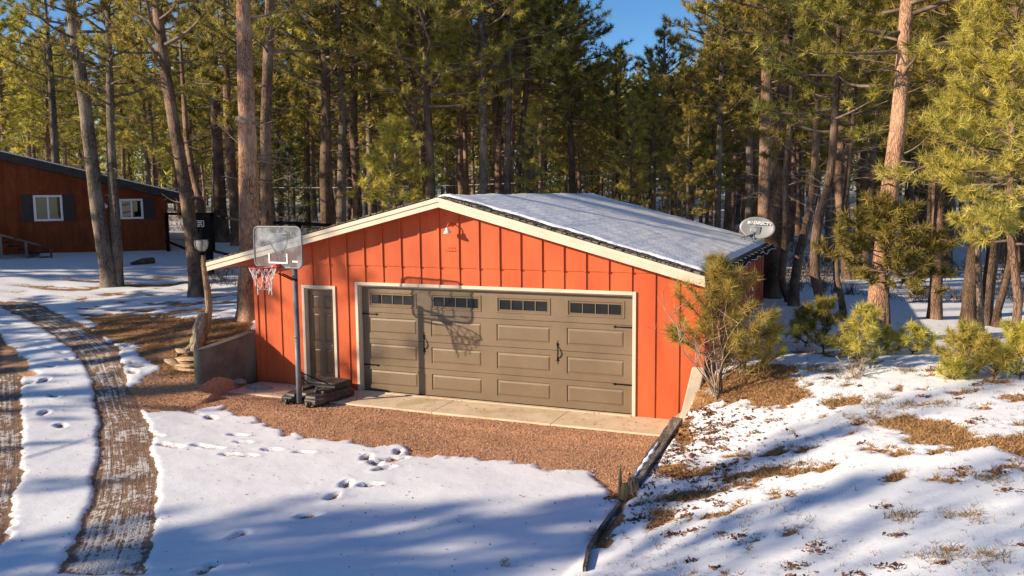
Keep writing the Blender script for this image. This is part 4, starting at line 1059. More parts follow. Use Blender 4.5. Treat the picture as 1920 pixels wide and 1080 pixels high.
# power cables
def cable(pts, r_, label):
    P = []
    for (a, b) in zip(pts[:-1], pts[1:]):
        A = atd(*a); B = atd(*b); L = np.linalg.norm(B-A)
        for k in range(12): f = k/12; P.append(A*(1-f)+B*f-np.array([0, 0, .006*L*4*f*(1-f)]))
    P.append(atd(*pts[-1])); m = MB(P[0]); m.tube(P, r_, 5); tag(m.build('power_cable', M['cable']), label, 'cable', 'power cables crossing the forest')
cable([(-300, 338, 44), (520, 352, 40), (1000, 342, 38), (1290, 303, 34), (1700, 226, 27), (2100, 138, 20)], .020, 'pale power cable rising through the right-hand pines')
cable([(1290, 330, 42), (1580, 317, 36), (1720, 300, 33), (2000, 262, 28)], .016, 'upper of the three low cables behind the big leaning pine')
cable([(1290, 336, 42), (1580, 323, 36), (1720, 307, 33), (2000, 270, 28)], .016, 'middle of the three low cables behind the big leaning pine')
cable([(1290, 345, 42), (1600, 334, 36), (1730, 318, 33), (2000, 285, 28)], .016, 'lowest of the three low cables behind the big leaning pine')
# ------------------------------------------------------------------ trees
def unit(v): v = np.asarray(v, float); return v/(np.linalg.norm(v, axis=-1, keepdims=True)+1e-9)
class Tree:
    def __init__(s, seed): s.r = np.random.default_rng(seed); s.V = []; s.F = []; s.mi = []; s.n = 0; s.T = []
    def tube(s, P, rad, n=5, m=0):
        P = np.asarray(P, float); k = len(P); rad = np.asarray(rad, float)
        D = unit(np.gradient(P, axis=0)); up = np.array([0, 0, 1.]) if abs(D[0][2]) < .8 else np.array([1., 0, 0])
        X = unit(np.cross(up, D)); Y = np.cross(D, X); a = np.arange(n)*2*PI/n
        ring = P[:, None]+(X[:, None]*np.cos(a)[None, :, None]+Y[:, None]*np.sin(a)[None, :, None])*rad[:, None, None]
        s.V.append(ring.reshape(-1, 3)); i = np.arange(k-1)[:, None]*n; j = np.arange(n)[None]; j2 = (j+1) % n
        s.F.append((np.stack([i+j, i+j2, i+n+j2, i+n+j], -1)+s.n).reshape(-1, 4)); s.mi.append(np.full((k-1)*n, m)); s.n += k*n
    def limb(s, p, az, el, L, rad, curl=.25, seg=5, wob=.12, m=1, n=5):
        r = s.r; P = [np.array(p, float)]; d = np.array([math.cos(az)*math.cos(el), math.sin(az)*math.cos(el), math.sin(el)])
        for i in range(seg):
            d = unit(d+np.array([r.normal(0, wob), r.normal(0, wob), curl/seg+r.normal(0, wob*.6)])); P.append(P[-1]+d*L/seg)
        P = np.array(P); s.tube(P, np.linspace(rad, rad*.25, seg+1), n, m); return P
    def along(s, P, f):
        x = f*(len(P)-1); i = min(int(x), len(P)-2); return P[i]+(P[i+1]-P[i])*(x-i), unit(P[i+1]-P[i])
    def tuft(s, p, d, L): s.T.append((p, d, L))
    def crown_mesh(s, name, mat, per, wid, spread=.75, seed=1):
        r = s.r; n = len(s.T)
        if n == 0: return None
        P = np.array([t[0] for t in s.T]); D = unit(np.array([t[1] for t in s.T])); L = np.array([t[2] for t in s.T])
        P = np.repeat(P, per, 0); A = np.repeat(D, per, 0); LL = np.repeat(L, per)*r.uniform(.6, 1.1, n*per)
        P = P-A*(r.uniform(0, .35, n*per)*LL)[:, None]
        d = unit(A*r.uniform(.1, .9, n*per)[:, None]+unit(r.normal(size=(n*per, 3)))*spread)
        sd = unit(np.cross(d, unit(r.normal(size=(n*per, 3)))))*(wid/2)
        V = np.stack([P-sd, P+sd, P+d*LL[:, None]], 1).reshape(-1, 3)
        tb = np.clip(r.normal(.5, .28, n), 0, 1); ti = np.repeat(np.clip(np.repeat(tb, per)+r.normal(0, .12, n*per), 0, 1), 3)
        F = np.arange(len(V)).reshape(-1, 3)
        return np_mesh(name, V, F, mat, False, dict(tint=ti))
    def wood_mesh(s, name, mats):
        return np_mesh(name, np.concatenate(s.V), np.concatenate(s.F), mats, True, None, np.concatenate(s.mi))

def grow(path, radii, zc, Rc, seed, nlimb=46, per_limb=22, dense=1.25, tl=.2, dead=14, dead_from=.18, low_el=-.15, shape=1.0, sides=12, dead_len=1.2, side_bias=None):
    """path: (k,3) points from base to tip in local coordinates; zc: height where the green crown starts"""
    T = Tree(seed); r = T.r; path = np.asarray(path, float); radii = np.asarray(radii, float)
    # resample the trunk with slight flutes
    nlimb = int(nlimb*1.15); per_limb = per_limb*dense; tl = tl*1.08
    zz = path[:, 2]; top = zz[-1]
    q = np.r_[np.linspace(zz[0], zz[0]+.5, 5), np.linspace(zz[0]+.8, top, 26)]
    px_ = np.interp(q, zz, path[:, 0]); py_ = np.interp(q, zz, path[:, 1]); rr_ = np.interp(q, zz, radii)
    rr_ = rr_*(1+.45*np.exp(-(q-zz[0]-.2)/.22).clip(0, 1)*.6)
    P = np.stack([px_, py_, q], 1); k = len(P)
    a = np.arange(sides)*2*PI/sides; fl = 1+.07*np.sin(3*a+seed)+.04*np.sin(5*a+seed*2)
    ring = P[:, None]+np.stack([np.cos(a)*fl, np.sin(a)*fl, a*0], -1)[None]*(rr_[:, None, None]*(1+r.normal(0, .03, (k, sides))[..., None]))
    T.V.append(ring.reshape(-1, 3)); i = np.arange(k-1)[:, None]*sides; j = np.arange(sides)[None]; j2 = (j+1) % sides
    T.F.append(np.stack([i+j, i+j2, i+sides+j2, i+sides+j], -1).reshape(-1, 4)); T.mi.append(np.zeros((k-1)*sides, int)); T.n = k*sides
    def at(z): return np.array([np.interp(z, zz, path[:, 0]), np.interp(z, zz, path[:, 1]), z]), float(np.interp(z, zz, radii))
    H_ = top-zz[0]
    for i in range(dead):       # bare dead branches under the crown
        z = zz[0]+H_*dead_from+(zc+1.2-zz[0]-H_*dead_from)*r.random()**.7 if zc-zz[0] > H_*dead_from else zc
        p, rd = at(z); az = r.uniform(0, 2*PI); L = r.uniform(.25, 1)*dead_len; B = T.limb(p+np.array([math.cos(az), math.sin(az), 0])*rd*.6, az, r.uniform(-.2, .5), L, max(.012, rd*.13), r.uniform(-.5, .4), 5, .2, 1, 4)
        for _ in range(3):
            pp, dd = T.along(B, r.uniform(.3, .9)); a2 = math.atan2(dd[1], dd[0])+r.uniform(-1.1, 1.1); T.limb(pp, a2, r.uniform(-.5, .6), L*r.uniform(.2, .5), .009, r.uniform(-.4, .4), 3, .25, 1, 3)
    for i in range(nlimb):
        t = ((i+r.uniform(0, 1))/nlimb)**.9; z = zc+(top-.25-zc)*t; p, rd = at(z); az = i*2.4+r.uniform(-.6, .6)
        prof = min(1, .55+t*2.2)*(1-t)**.62+.10
        L = Rc*shape*prof*r.uniform(.55, 1.15)
        if side_bias is not None: L *= 1+side_bias[0]*math.cos(az-side_bias[1])
        el = low_el+t*.8+r.uniform(-.15, .2)
        B = T.limb(p, az, el, L, max(.014, min(rd*.42, L*.022)), .45, 6, .10)
        nt_ = max(3, int(per_limb*prof*(.6+.6*r.random())))
        ns = max(2, nt_//4)
        for s_ in range(ns):
            f = .32+.68*(s_+r.random())/ns; pp, dd = T.along(B, f); a2 = math.atan2(dd[1], dd[0])+r.choice([-1, 1])*r.uniform(.4, 1.2)
            l2 = L*r.uniform(.16, .34)*(1.25-f*.6); S_ = T.limb(pp, a2, el*.4+r.uniform(-.1, .5), l2, .011, .5, 3, .15, 0, 3)
            for f2 in (.45, .72, 1.0):
                q_, d_2 = T.along(S_, f2-.001); T.tuft(q_, d_2+np.array([0, 0, .3]), tl*r.uniform(.8, 1.2))
            if r.random() < .6:
                q_, d_2 = T.along(S_, .6); T.tuft(q_+r.normal(0, .06, 3), unit(r.normal(size=3))+np.array([0, 0, .6]), tl*r.uniform(.7, 1.1))
        q_, d_2 = T.along(B, .999); T.tuft(q_, d_2, tl*1.2)
    p, rd = at(top-.02)
    for _ in range(4): T.tuft(p+r.normal(0, .05, 3), np.array([0, 0, 1.])+r.normal(0, .3, 3), tl*1.3)
    return T

def plant(root_name, label, cat, loc, T, wood_mats, needle_mat, per, wid, group=None, rz=0, spread=.75):
    o = thing(root_name, label, cat, loc, rz, group)
    link(bpy.data.objects.new('trunk', T.wood_mesh('trunk', wood_mats)), o)
    cm = T.crown_mesh('crown', needle_mat, per, wid, spread)
    if cm: link(bpy.data.objects.new('crown', cm), o)
    return o

def custom(label, pts, w0, w1, ztop, zc, Rc, bark_, seed, D=None, group=None, needle='needle', name='pine_tree', per=24, wid=.020, **k):
    """pts: pixels from the base upwards; D None = base stands on the ground at that pixel"""
    if D is None:
        b = gp(*pts[0]); D = depth(b)
    else:
        b = atd(pts[0][0], pts[0][1], D); b[2] = Hs(b[0], b[1])
    P = [np.array(b)]
    for x, y in pts[1:]:
        q = atd(x, y, D); 
        if q[2] > P[-1][2]+.1: P.append(q)
    d = P[-1]-P[-2] if len(P) > 1 else np.array([0, 0, 1.]); d = d/d[2]; d[:2] *= .6
    zlast = P[-1][2]; rW = w0*D/FPX/2; r1 = w1*D/FPX/2
    if ztop > zlast+.5:
        P.append(P[-1]+d*(ztop-zlast)*.5); P.append(P[-1]+np.array([0, 0, 1])*(ztop-P[-1][2]))
    P = np.array(P); f = (P[:, 2]-P[0, 2])/max(.1, zlast-P[0, 2]); rad = np.where(f <= 1, rW+(r1-rW)*f, r1*(1-(P[:, 2]-zlast)/(max(ztop-zlast, .1)+.01)*.9))
    rad = np.maximum(rad, .02)
    P = P-P[0]; P[0, 2] -= .12
    T = grow(P, rad, zc-b[2], Rc, seed, **k)
    return plant(name, label, 'tree', b, T, [M[bark_], M['twig']], M[needle], per, wid, group)

NG = 'named pines standing round the garage and the yard'
custom('left leaning grey trunk of the twin pine standing before the cabin', [(208, 538), (196, 470), (182, 380), (172, 300), (160, 200), (148, 110), (135, 25)], 29, 20, 14, 8.2, 2.6, 'bark_grey', 1, nlimb=34)
custom('right, slimmer trunk of the twin pine before the cabin', [(219, 537), (221, 480), (216, 400), (209, 300), (206, 150), (204, 60)], 21, 11, 12, 6.2, 2.2, 'bark_grey', 2, nlimb=32)
custom('leaning brown pine whose trunk crosses the black cabinet behind the lamp post', [(369, 557), (366, 500), (358, 430), (346, 340), (326, 230), (310, 130), (298, 40)], 27, 19, 14, 6.6, 2.8, 'bark_brown', 3, nlimb=42)
custom('big straight orange-barked pine directly left of the garage, behind the backboard', [(468, 600), (467, 540), (468, 420), (466, 300), (462, 180), (458, 60), (457, 0)], 40, 25, 16, 7.9, 3.0, 'bark_ponderosa', 4, nlimb=40, per_limb=26)
custom('dark pine trunk just right of the big orange-barked pine', [(502, 500), (500, 400), (497, 250), (502, 120), (506, 0)], 25, 17, 15, 7.2, 2.8, 'bark_brown', 5, D=23.5, nlimb=40)
custom('grey slim pine growing between the cabin end and the black fence', [(104, 420), (104, 300), (98, 180), (92, 100)], 15, 10, 14, 8, 2.6, 'bark_grey', 6, D=38, nlimb=36)
custom('broad-based brown pine with bare branches, left of the pair behind the fence', [(418, 455), (412, 380), (408, 280), (403, 190), (400, 100)], 27, 14, 14, 8.5, 2.6, 'bark_brown', 7, nlimb=34, dead=30)
custom('bright orange pine trunk standing right of the pair behind the fence', [(446, 462), (441, 400), (434, 320), (428, 230), (424, 130)], 22, 13, 14, 9, 2.6, 'bark_orange', 8, nlimb=34, dead=30)
custom('slender orange pine leaning left, rising behind the black cabinet', [(386, 440), (376, 380), (362, 330), (350, 260), (345, 190)], 15, 9, 13, 9.2, 2.4, 'bark_orange', 9, D=33, nlimb=30, dead=26)
custom('brown pine rising from behind the left roof slope of the garage', [(612, 440), (609, 330), (612, 230), (611, 120), (606, 0)], 22, 14, 14, 6.8, 3.1, 'bark_brown', 10, D=27, nlimb=54, per_limb=26)
custom('brown pine with dead branches over the middle of the left roof slope', [(672, 420), (668, 330), (662, 240), (664, 150), (668, 0)], 19, 12, 14, 7.0, 3.1, 'bark_brown', 11, D=29, nlimb=54, per_limb=26, dead=34)
custom('forked dark pine straight above the left half of the garage', [(808, 400), (805, 300), (800, 210), (797, 120), (795, 0)], 20, 14, 14, 6.6, 3.3, 'bark_brown', 12, D=27, nlimb=60, per_limb=28, dead=26)
custom('second stem of the forked pine, bending left above the garage', [(803, 300), (790, 250), (770, 215), (752, 170)], 11, 6, 11.5, 7.6, 2.0, 'bark_brown', 13, D=27.2, nlimb=28)
custom('tall dark straight pine behind the ridge of the garage', [(908, 400), (906, 300), (905, 180), (904, 80), (903, 0)], 17, 13, 16, 7.4, 3.3, 'bark_grey', 14, D=28, nlimb=62, per_limb=28, dead=26)
custom('pale sunlit pine trunk just right of the tall dark pine behind the ridge', [(934, 400), (934, 330), (935, 250), (938, 160)], 14, 10, 13, 8.6, 2.6, 'bark_orange', 15, D=32, nlimb=40)
custom('grey pine in the trio behind the snowy roof, left stem', [(950, 400), (952, 300), (954, 200), (956, 100)], 14, 11, 14, 7.6, 3.1, 'bark_grey', 16, D=28.5, nlimb=52, per_limb=26)
custom('brown leaning pine in the trio behind the snowy roof, right stem', [(970, 400), (972, 320), (980, 240), (988, 150)], 13, 10, 14, 7.4, 2.7, 'bark_brown', 17, D=29.5, nlimb=52, per_limb=26, dead=26)
custom('slim sunlit pine behind the left part of the roof ridge', [(876, 390), (874, 330), (872, 260)], 11, 8, 12, 8.4, 2.2, 'bark_orange', 18, D=34, nlimb=30, dead=20)
custom('broad shaded pine whose dark crown fills the sky left of the blue gap', [(1075, 400), (1072, 300), (1066, 200), (1050, 80), (1040, 0)], 14, 9, 13.0, 6.4, 2.7, 'bark_brown', 19, D=31, nlimb=80, per_limb=34)
custom('pointed pine below the blue gap in the canopy', [(1160, 400), (1158, 300), (1156, 220)], 13, 7, 9.9, 4.6, 2.3, 'bark_brown', 20, D=36, nlimb=56, per_limb=24)
custom('thin pine with a loose top right of the blue gap', [(1248, 400), (1250, 290), (1249, 200), (1246, 110)], 12, 6, 10.2, 4.8, 2.2, 'bark_grey', 21, D=33, nlimb=46, per_limb=22)
custom('sunlit pink-grey pine trunk above the satellite dish', [(1432, 440), (1434, 330), (1437, 220), (1438, 110), (1442, 0)], 25, 18, 15, 8.0, 3.0, 'bark_orange', 22, D=25, nlimb=46, per_limb=28)
custom('slim pine left of the trunk above the satellite dish', [(1404, 420), (1405, 330), (1405, 220), (1408, 130)], 14, 11, 13, 6.6, 2.7, 'bark_grey', 23, D=29, nlimb=44, per_limb=26)
custom('thick dark pine just right of the satellite dish, reaching past the top', [(1446, 585), (1447, 500), (1456, 400), (1464, 300), (1470, 180), (1478, 60), (1482, 0)], 34, 19, 15, 7.4, 3.0, 'bark_brown', 24, D=22.6, nlimb=46, per_limb=26)
custom('crooked dark stem forking low, second right of the satellite dish', [(1484, 592), (1478, 560), (1464, 528), (1470, 480), (1474, 430), (1472, 350), (1480, 250)], 14, 11, 9.5, 4.4, 1.9, 'bark_brown', 25, D=21.8, nlimb=26)
custom('dark slightly leaning pine, third right of the satellite dish', [(1486, 596), (1488, 540), (1496, 480), (1512, 420), (1524, 360), (1530, 260)], 18, 13, 11, 4.9, 2.5, 'bark_brown', 26, D=21.2, nlimb=36)
custom('s-curved pine trunk right of the leaning dark one', [(1556, 606), (1540, 570), (1528, 520), (1527, 460), (1536, 400), (1548, 370), (1560, 300), (1566, 200)], 20, 13, 11, 4.9, 2.5, 'bark_brown', 27, nlimb=38)
custom('thin curved pine standing between the s-curved trunk and the big leaning pine', [(1584, 606), (1578, 560), (1568, 520), (1567, 470), (1580, 410), (1590, 330)], 13, 9, 9.5, 4.6, 2.1, 'bark_brown', 28, nlimb=30)
custom('big leaning pine with a sunlit upper trunk on the right side', [(1640, 636), (1646, 570), (1656, 480), (1664, 400), (1672, 330), (1684, 240), (1692, 140), (1701, 0)], 38, 23, 14, 5.6, 3.0, 'bark_ponderosa', 29, nlimb=44, per_limb=24, dead=24)
custom('orange-lit pine trunk with a rusty foot, right of the big leaning pine', [(1753, 601), (1756, 540), (1760, 460), (1762, 380)], 24, 17, 12, 5.2, 2.6, 'bark_orange', 30, nlimb=40)
custom('stout dark pine behind the young bright pines at the right', [(1815, 612), (1820, 540), (1827, 460), (1836, 380), (1840, 280)], 26, 18, 13, 5.0, 2.8, 'bark_brown', 31, nlimb=44)
custom('rough dark pine beside the stout one at the right edge', [(1844, 612), (1852, 540), (1862, 470), (1870, 380), (1880, 280)], 24, 17, 12, 4.8, 2.6, 'bark_brown', 32, nlimb=40)
custom('bent slim pine behind the pale trunk at the right edge', [(1866, 616), (1870, 580), (1884, 540), (1896, 480), (1900, 400)], 14, 11, 11, 6.0, 2.4, 'bark_brown', 33, nlimb=34)
custom('paired far dark trunks between the thin curved and the big leaning pine', [(1622, 520), (1626, 450), (1630, 380), (1640, 250)], 15, 11, 12, 6.4, 2.6, 'bark_brown', 34, nlimb=36)
custom('dark pine far back, left of the paired trunks', [(1590, 525), (1580, 440), (1572, 350), (1580, 220)], 17, 12, 12, 6.2, 2.6, 'bark_brown', 36, nlimb=40)
custom('first of two black trunks far back, right of the big leaning pine', [(1724, 521), (1728, 450), (1730, 380)], 12, 10, 12, 6.5, 2.5, 'bark_brown', 37, nlimb=34)
custom('second of two black trunks far back, right of the big leaning pine', [(1738, 523), (1741, 450), (1744, 380)], 11, 9, 12, 6.5, 2.5, 'bark_brown', 38, nlimb=34)
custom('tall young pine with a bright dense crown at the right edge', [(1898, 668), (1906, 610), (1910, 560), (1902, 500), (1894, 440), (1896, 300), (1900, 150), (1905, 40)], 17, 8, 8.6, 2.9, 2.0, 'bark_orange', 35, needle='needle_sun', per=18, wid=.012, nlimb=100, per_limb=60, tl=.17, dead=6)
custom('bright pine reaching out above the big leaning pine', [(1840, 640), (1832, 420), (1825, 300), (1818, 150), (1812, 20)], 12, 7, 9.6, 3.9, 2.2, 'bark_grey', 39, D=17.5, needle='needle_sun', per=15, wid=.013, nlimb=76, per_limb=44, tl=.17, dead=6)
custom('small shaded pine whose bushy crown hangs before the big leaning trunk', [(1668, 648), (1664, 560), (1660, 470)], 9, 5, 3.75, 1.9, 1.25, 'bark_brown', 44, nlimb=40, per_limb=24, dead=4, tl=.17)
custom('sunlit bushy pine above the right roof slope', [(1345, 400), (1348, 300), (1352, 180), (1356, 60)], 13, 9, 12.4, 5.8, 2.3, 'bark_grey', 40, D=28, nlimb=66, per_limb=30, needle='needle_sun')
custom('small blue-green spruce behind the left roof slope', [(540, 470), (540, 400), (540, 320)], 9, 3, 5.6, 2.3, 1.15, 'bark_grey', 41, D=28, needle='spruce', name='spruce_tree', nlimb=64, per_limb=20, tl=.11, low_el=-.35, dead=0, shape=1.2, per=14, wid=.016)
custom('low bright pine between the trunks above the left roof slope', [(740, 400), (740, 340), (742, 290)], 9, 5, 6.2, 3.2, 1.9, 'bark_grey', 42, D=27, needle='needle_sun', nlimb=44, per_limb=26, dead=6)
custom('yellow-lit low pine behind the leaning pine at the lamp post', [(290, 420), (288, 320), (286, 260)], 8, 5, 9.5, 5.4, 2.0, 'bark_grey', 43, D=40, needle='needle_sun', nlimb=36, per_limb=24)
# sawn branch stub on the big orange pine
sbp = atd(452, 224, 19.2); 
# far pines: eight shapes, copied
def bg_variant(seed, h, zc, Rc, needle, bark_, **k):
    r = np.random.default_rng(seed); n = 6; P = np.zeros((n, 3)); P[:, 2] = np.linspace(-.2, h, n); P[1:, :2] = np.cumsum(r.normal(0, .10, (n-1, 2)), 0)
    rad = np.linspace(h*.0135, .03, n)
    return grow(P, rad, zc, Rc, seed, **k), needle, bark_
VAR = []
specs = [(101, 15, 5.5, 2.7, 'needle', 'bark_orange'), (102, 14, 4.6, 2.4, 'needle', 'bark_brown'), (103, 16, 6.5, 2.9, 'needle', 'bark_brown'), (104, 13, 4.0, 2.3, 'needle_sun', 'bark_grey'),
         (105, 15, 5.0, 2.6, 'needle', 'bark_orange'), (106, 12, 3.2, 2.2, 'needle', 'bark_brown'), (107, 14, 6.0, 2.5, 'needle_sun', 'bark_orange'), (108, 16, 7.0, 2.6, 'needle', 'bark_grey')]
for sd, h, zc, Rc, ne, ba in specs:
    T = bg_variant(sd, h, zc, Rc, ne, ba, nlimb=52, per_limb=24, tl=.24, dead=24, sides=8)[0]
    VAR.append((T[0] if isinstance(T, tuple) else T, ne, ba))
protos = []
FL = 'tall far pine, one of the many deep in the forest'
for T, ne, ba in VAR:
    wm = T.wood_mesh('trunk', [M[ba], M['twig']]); cm = T.crown_mesh('crown', M[ne], 22, .036, .95); protos.append((wm, cm))
def put_tree(i, x, y, sc, rz, label, group, z=None, name='pine_tree'):
    wm, cm = protos[i]; o = thing(name, label, 'tree', (x, y, (Hs(x, y) if z is None else z)-.05), rz, group)
    o.scale = (sc, sc, sc*float(rng.uniform(.92, 1.08)))
    link(bpy.data.objects.new('trunk', wm), o); link(bpy.data.objects.new('crown', cm), o); return o
placed = []; bgl = []
r_ = np.random.default_rng(12); cnt = 0
def blocked(x, y):
    if -6 < x < 10.5 and y < 11: return True
    if x < 12 and y < 6 and x > -40: return True
    if -30 < x < -11 and y < 19: return True     # cabin, yard
    return False
for layer, (d0, d1, n, md) in enumerate(((27, 38, 36, 2.2), (38, 55, 82, 2.1), (55, 82, 110, 2.3))):
    k = 0; tries = 0
    while k < n and tries < 6000:
        tries += 1; D = r_.uniform(d0, d1); px = r_.uniform(-120, 2040); p = atd(px, 400, D); x, y = p[0], p[1]
        if blocked(x, y): continue
        if any((x-a)**2+(y-b)**2 < md*md for a, b in placed): continue
        sc = r_.uniform(.78, 1.08)
        if abs(px-1200) < 70+2.6*FPX/D: sc = min(sc, (3.8+D*.155-Hs(x, y))/15.5)
        if sc < .3: continue
        if 1700 < px < 1760: sc *= .85
        placed.append((x, y)); i = int(r_.integers(0, 8)); k += 1
        o_ = put_tree(i, x, y, sc, r_.uniform(0, 6.28), FL, ['front-rank forest pines', 'mid-depth forest pines', 'far forest pines'][layer])
        bgl.append((layer, px, o_, i))
ORD = 'first second third fourth fifth sixth seventh eighth ninth tenth eleventh twelfth thirteenth fourteenth fifteenth sixteenth seventeenth eighteenth nineteenth twentieth'.split()
ZN = ((-999, 0, 'beyond the left edge of the cabin'), (0, 165, 'over the left half of the cabin'), (165, 350, 'over the right half of the cabin'), (350, 480, 'behind the lamp post'), (480, 640, 'behind the basketball backboard'), (640, 830, 'over the left roof slope'),
      (830, 1000, 'over the front of the ridge'), (1000, 1130, 'over the back of the ridge'), (1130, 1280, 'under the blue gap'), (1280, 1400, 'over the right roof slope'), (1400, 1500, 'behind the satellite dish'),
      (1500, 1640, 'behind the curved trunks'), (1640, 1780, 'behind the big leaning pine'), (1780, 1920, 'behind the bright right-edge pine'), (1920, 9999, 'past the right edge pines'))
for layer, ln in ((0, 'front-rank'), (1, 'mid-forest')):
    for a, b, zn in ZN:
        g_ = sorted([q for q in bgl if q[0] == layer and a <= q[1] < b], key=lambda q: q[1])
        for k, q in enumerate(g_):
            q[2]['label'] = f"{ln} pine {zn}" + (f", {ORD[k]} from the left" if len(g_) > 1 else '')
# pines outside the frame whose shadows fall into it
def sq(s, q): return s*.781+q*.625, s*.625-q*.781
TT, tn_, tb_ = bg_variant(140, 21, 14.5, 2.5, 'needle', 'bark_brown', nlimb=46, per_limb=24, tl=.24, dead=8, sides=8)
protos.append((TT.wood_mesh('trunk', [M['bark_brown'], M['twig']]), TT.crown_mesh('crown', M['needle'], 22, .036, .95)))
T2_ = bg_variant(141, 23, 17.2, 2.3, 'needle', 'bark_brown', nlimb=40, per_limb=22, tl=.24, dead=6, sides=8)[0]
protos.append((T2_.wood_mesh('trunk', [M['bark_brown'], M['twig']]), T2_.crown_mesh('crown', M['needle'], 18, .036, .95)))
for k, (s, q) in enumerate(((-30, -2.2), (-31, -.7))):
    x, y = sq(s, q); put_tree(9, x, y, 1.0, k*2.1, 'pine behind the photographer, seen only by its shadow on the snow', 'shadow-casting pines behind the viewpoint')
T3_ = bg_variant(142, 15, 5.0, 2.8, 'needle', 'bark_brown', nlimb=40, per_limb=17, dense=.8, tl=.24, dead=10, sides=8)[0]
protos.append((T3_.wood_mesh('trunk', [M['bark_brown'], M['twig']]), T3_.crown_mesh('crown', M['needle'], 16, .034, .95)))
for k, (s, q) in enumerate(((-27, -3.2),)):
    x, y = sq(s, q); put_tree(8, x, y, 1.0, k*1.7, 'pine behind the photographer, seen only by its shadow on the snow', 'shadow-casting pines behind the viewpoint')
for (s, q, i, sc) in ((-20, 7.6, 0, .66), (-23, 9.0, 4, .70), (-25.5, 7.6, 10, .74), (-21.5, 10.8, 10, .62), (-27, 10.4, 2, .70), (-30.5, 8.4, 6, .86), (-33, 6.9, 3, .98), (-30, 4.4, 10, .62), (-27, 2.3, 10, .50), (-24, 4.6, 10, .46), (-24, -.5, 10, .86), (-27, -3.6, 6, .90), (-19, -4.8, 10, .55), (-24, -6.5, 2, .75), (-18, -9, 3, .8), (-29, 12.5, 0, .7), (-24, 13.6, 1, .7)):
    x, y = sq(s, q); put_tree(i, x, y, sc, s*1.3+q, 'pine behind the photographer, seen only by its shadow on the snow', 'shadow-casting pines behind the viewpoint')
for (s, q, k) in ((-27.5, 10.9, 4.), (-29.5, 9.9, 1.), (-31, 7.3, 2.), (-33, 11.6, 3.)):
    x, y = sq(s, q); o = put_tree(10, x, y, 1.0, k, 'pine behind the photographer, seen only by its shadow on the snow', 'shadow-casting pines behind the viewpoint'); o.scale = (.55, .55, 1.06)
for (x, y, i, sc) in ((-25, 1, 0, .9), (-29, 5, 1, .95), (-27, -3, 4, .9), (-32, 0, 5, 1), (-23.5, -2, 6, .8), (-35, 7, 3, 1), (-30, -6, 2, .9), (-36, -2, 0, 1), (-33, 12, 4, 1), (-22, -7, 5, .8), (-26, -10, 7, .9)):
    put_tree(i, x, y, sc, x*1.7, 'pine left of the view that shades the cabin', 'pines shading the cabin from the left')
# the solid far forest
def far_forest():
    r = np.random.default_rng(5); Vs = []; Fs = []; ti = []; n = 0; MI = []
    wt, wc = [], []
    for k in range(420):
        D = r.uniform(76, 140); px = r.uniform(-200, 2120); p = atd(px, 400, D); z0 = Hs(p[0], p[1])
        h = r.uniform(11, 17)
        if 1085 < px < 1275: h = min(h, 12.0)
        m = 700; t = r.random(m)**.8; z = z0+h*(.05+.95*t); rad = (2.9*(1-t)**.5+.3)*np.sqrt(r.random(m))*(.6+.4*np.sin(z*2.3+k)); a = r.uniform(0, 2*PI, m)
        c = np.stack([p[0]+rad*np.cos(a), p[1]+rad*np.sin(a), z], 1); d = unit(r.normal(size=(m, 3))+[0, 0, .4])*r.uniform(.35, .8, m)[:, None]; sd = unit(np.cross(d, r.normal(size=(m, 3))))*.09
        Vs.append(np.stack([c-sd, c+sd, c+d], 1).reshape(-1, 3)); Fs.append(np.arange(m*3).reshape(-1, 3)+n); ti.append(np.repeat(np.clip(r.normal(.5, .3, m), 0, 1), 3)); MI.append(np.zeros(m, int)); n += m*3
        w_ = .17; q = np.array([[-w_, 0, 0], [w_*.5, -w_*.87, 0], [w_*.5, w_*.87, 0]]); b = np.array([p[0], p[1], z0-.2]); tp = b+[0, 0, h*.9]
        Vs.append(np.r_[b+q, tp+q*.3]); ti.append(np.zeros(6)); f = [(0, 1, 4), (0, 4, 3), (1, 2, 5), (1, 5, 4), (2, 0, 3), (2, 3, 5)]; Fs.append(np.array(f)+n); MI.append(np.ones(6, int)); n += 6
    me = np_mesh('forest', np.concatenate(Vs), np.concatenate(Fs), [M['needle'], M['bark_brown']], False, dict(tint=np.concatenate(ti)), np.concatenate(MI))
    o = link(bpy.data.objects.new('forest', me)); o['kind'] = 'stuff'
far_forest()

# sawn limb on the big orange pine
dmb = depth(gp(468, 600)); m = MB(atd(466, 228, dmb)); m.tube([atd(474, 234, dmb), atd(462, 228, dmb-.1), atd(447, 222, dmb-.35)], [.07, .06, .055], 10); m.tube([atd(466, 228, dmb), atd(480, 232, dmb+.1), atd(492, 243, dmb+.1)], [.035, .03, .02], 6)
stub = m.build('sawn_branch', M['driftwood']); 
for o_ in list(bpy.data.objects):
    if o_.get('label', '').startswith('big straight orange-barked'):
        stub.parent = o_; stub.location = tuple(np.array(atd(466, 228, dmb))-np.array(o_.location))

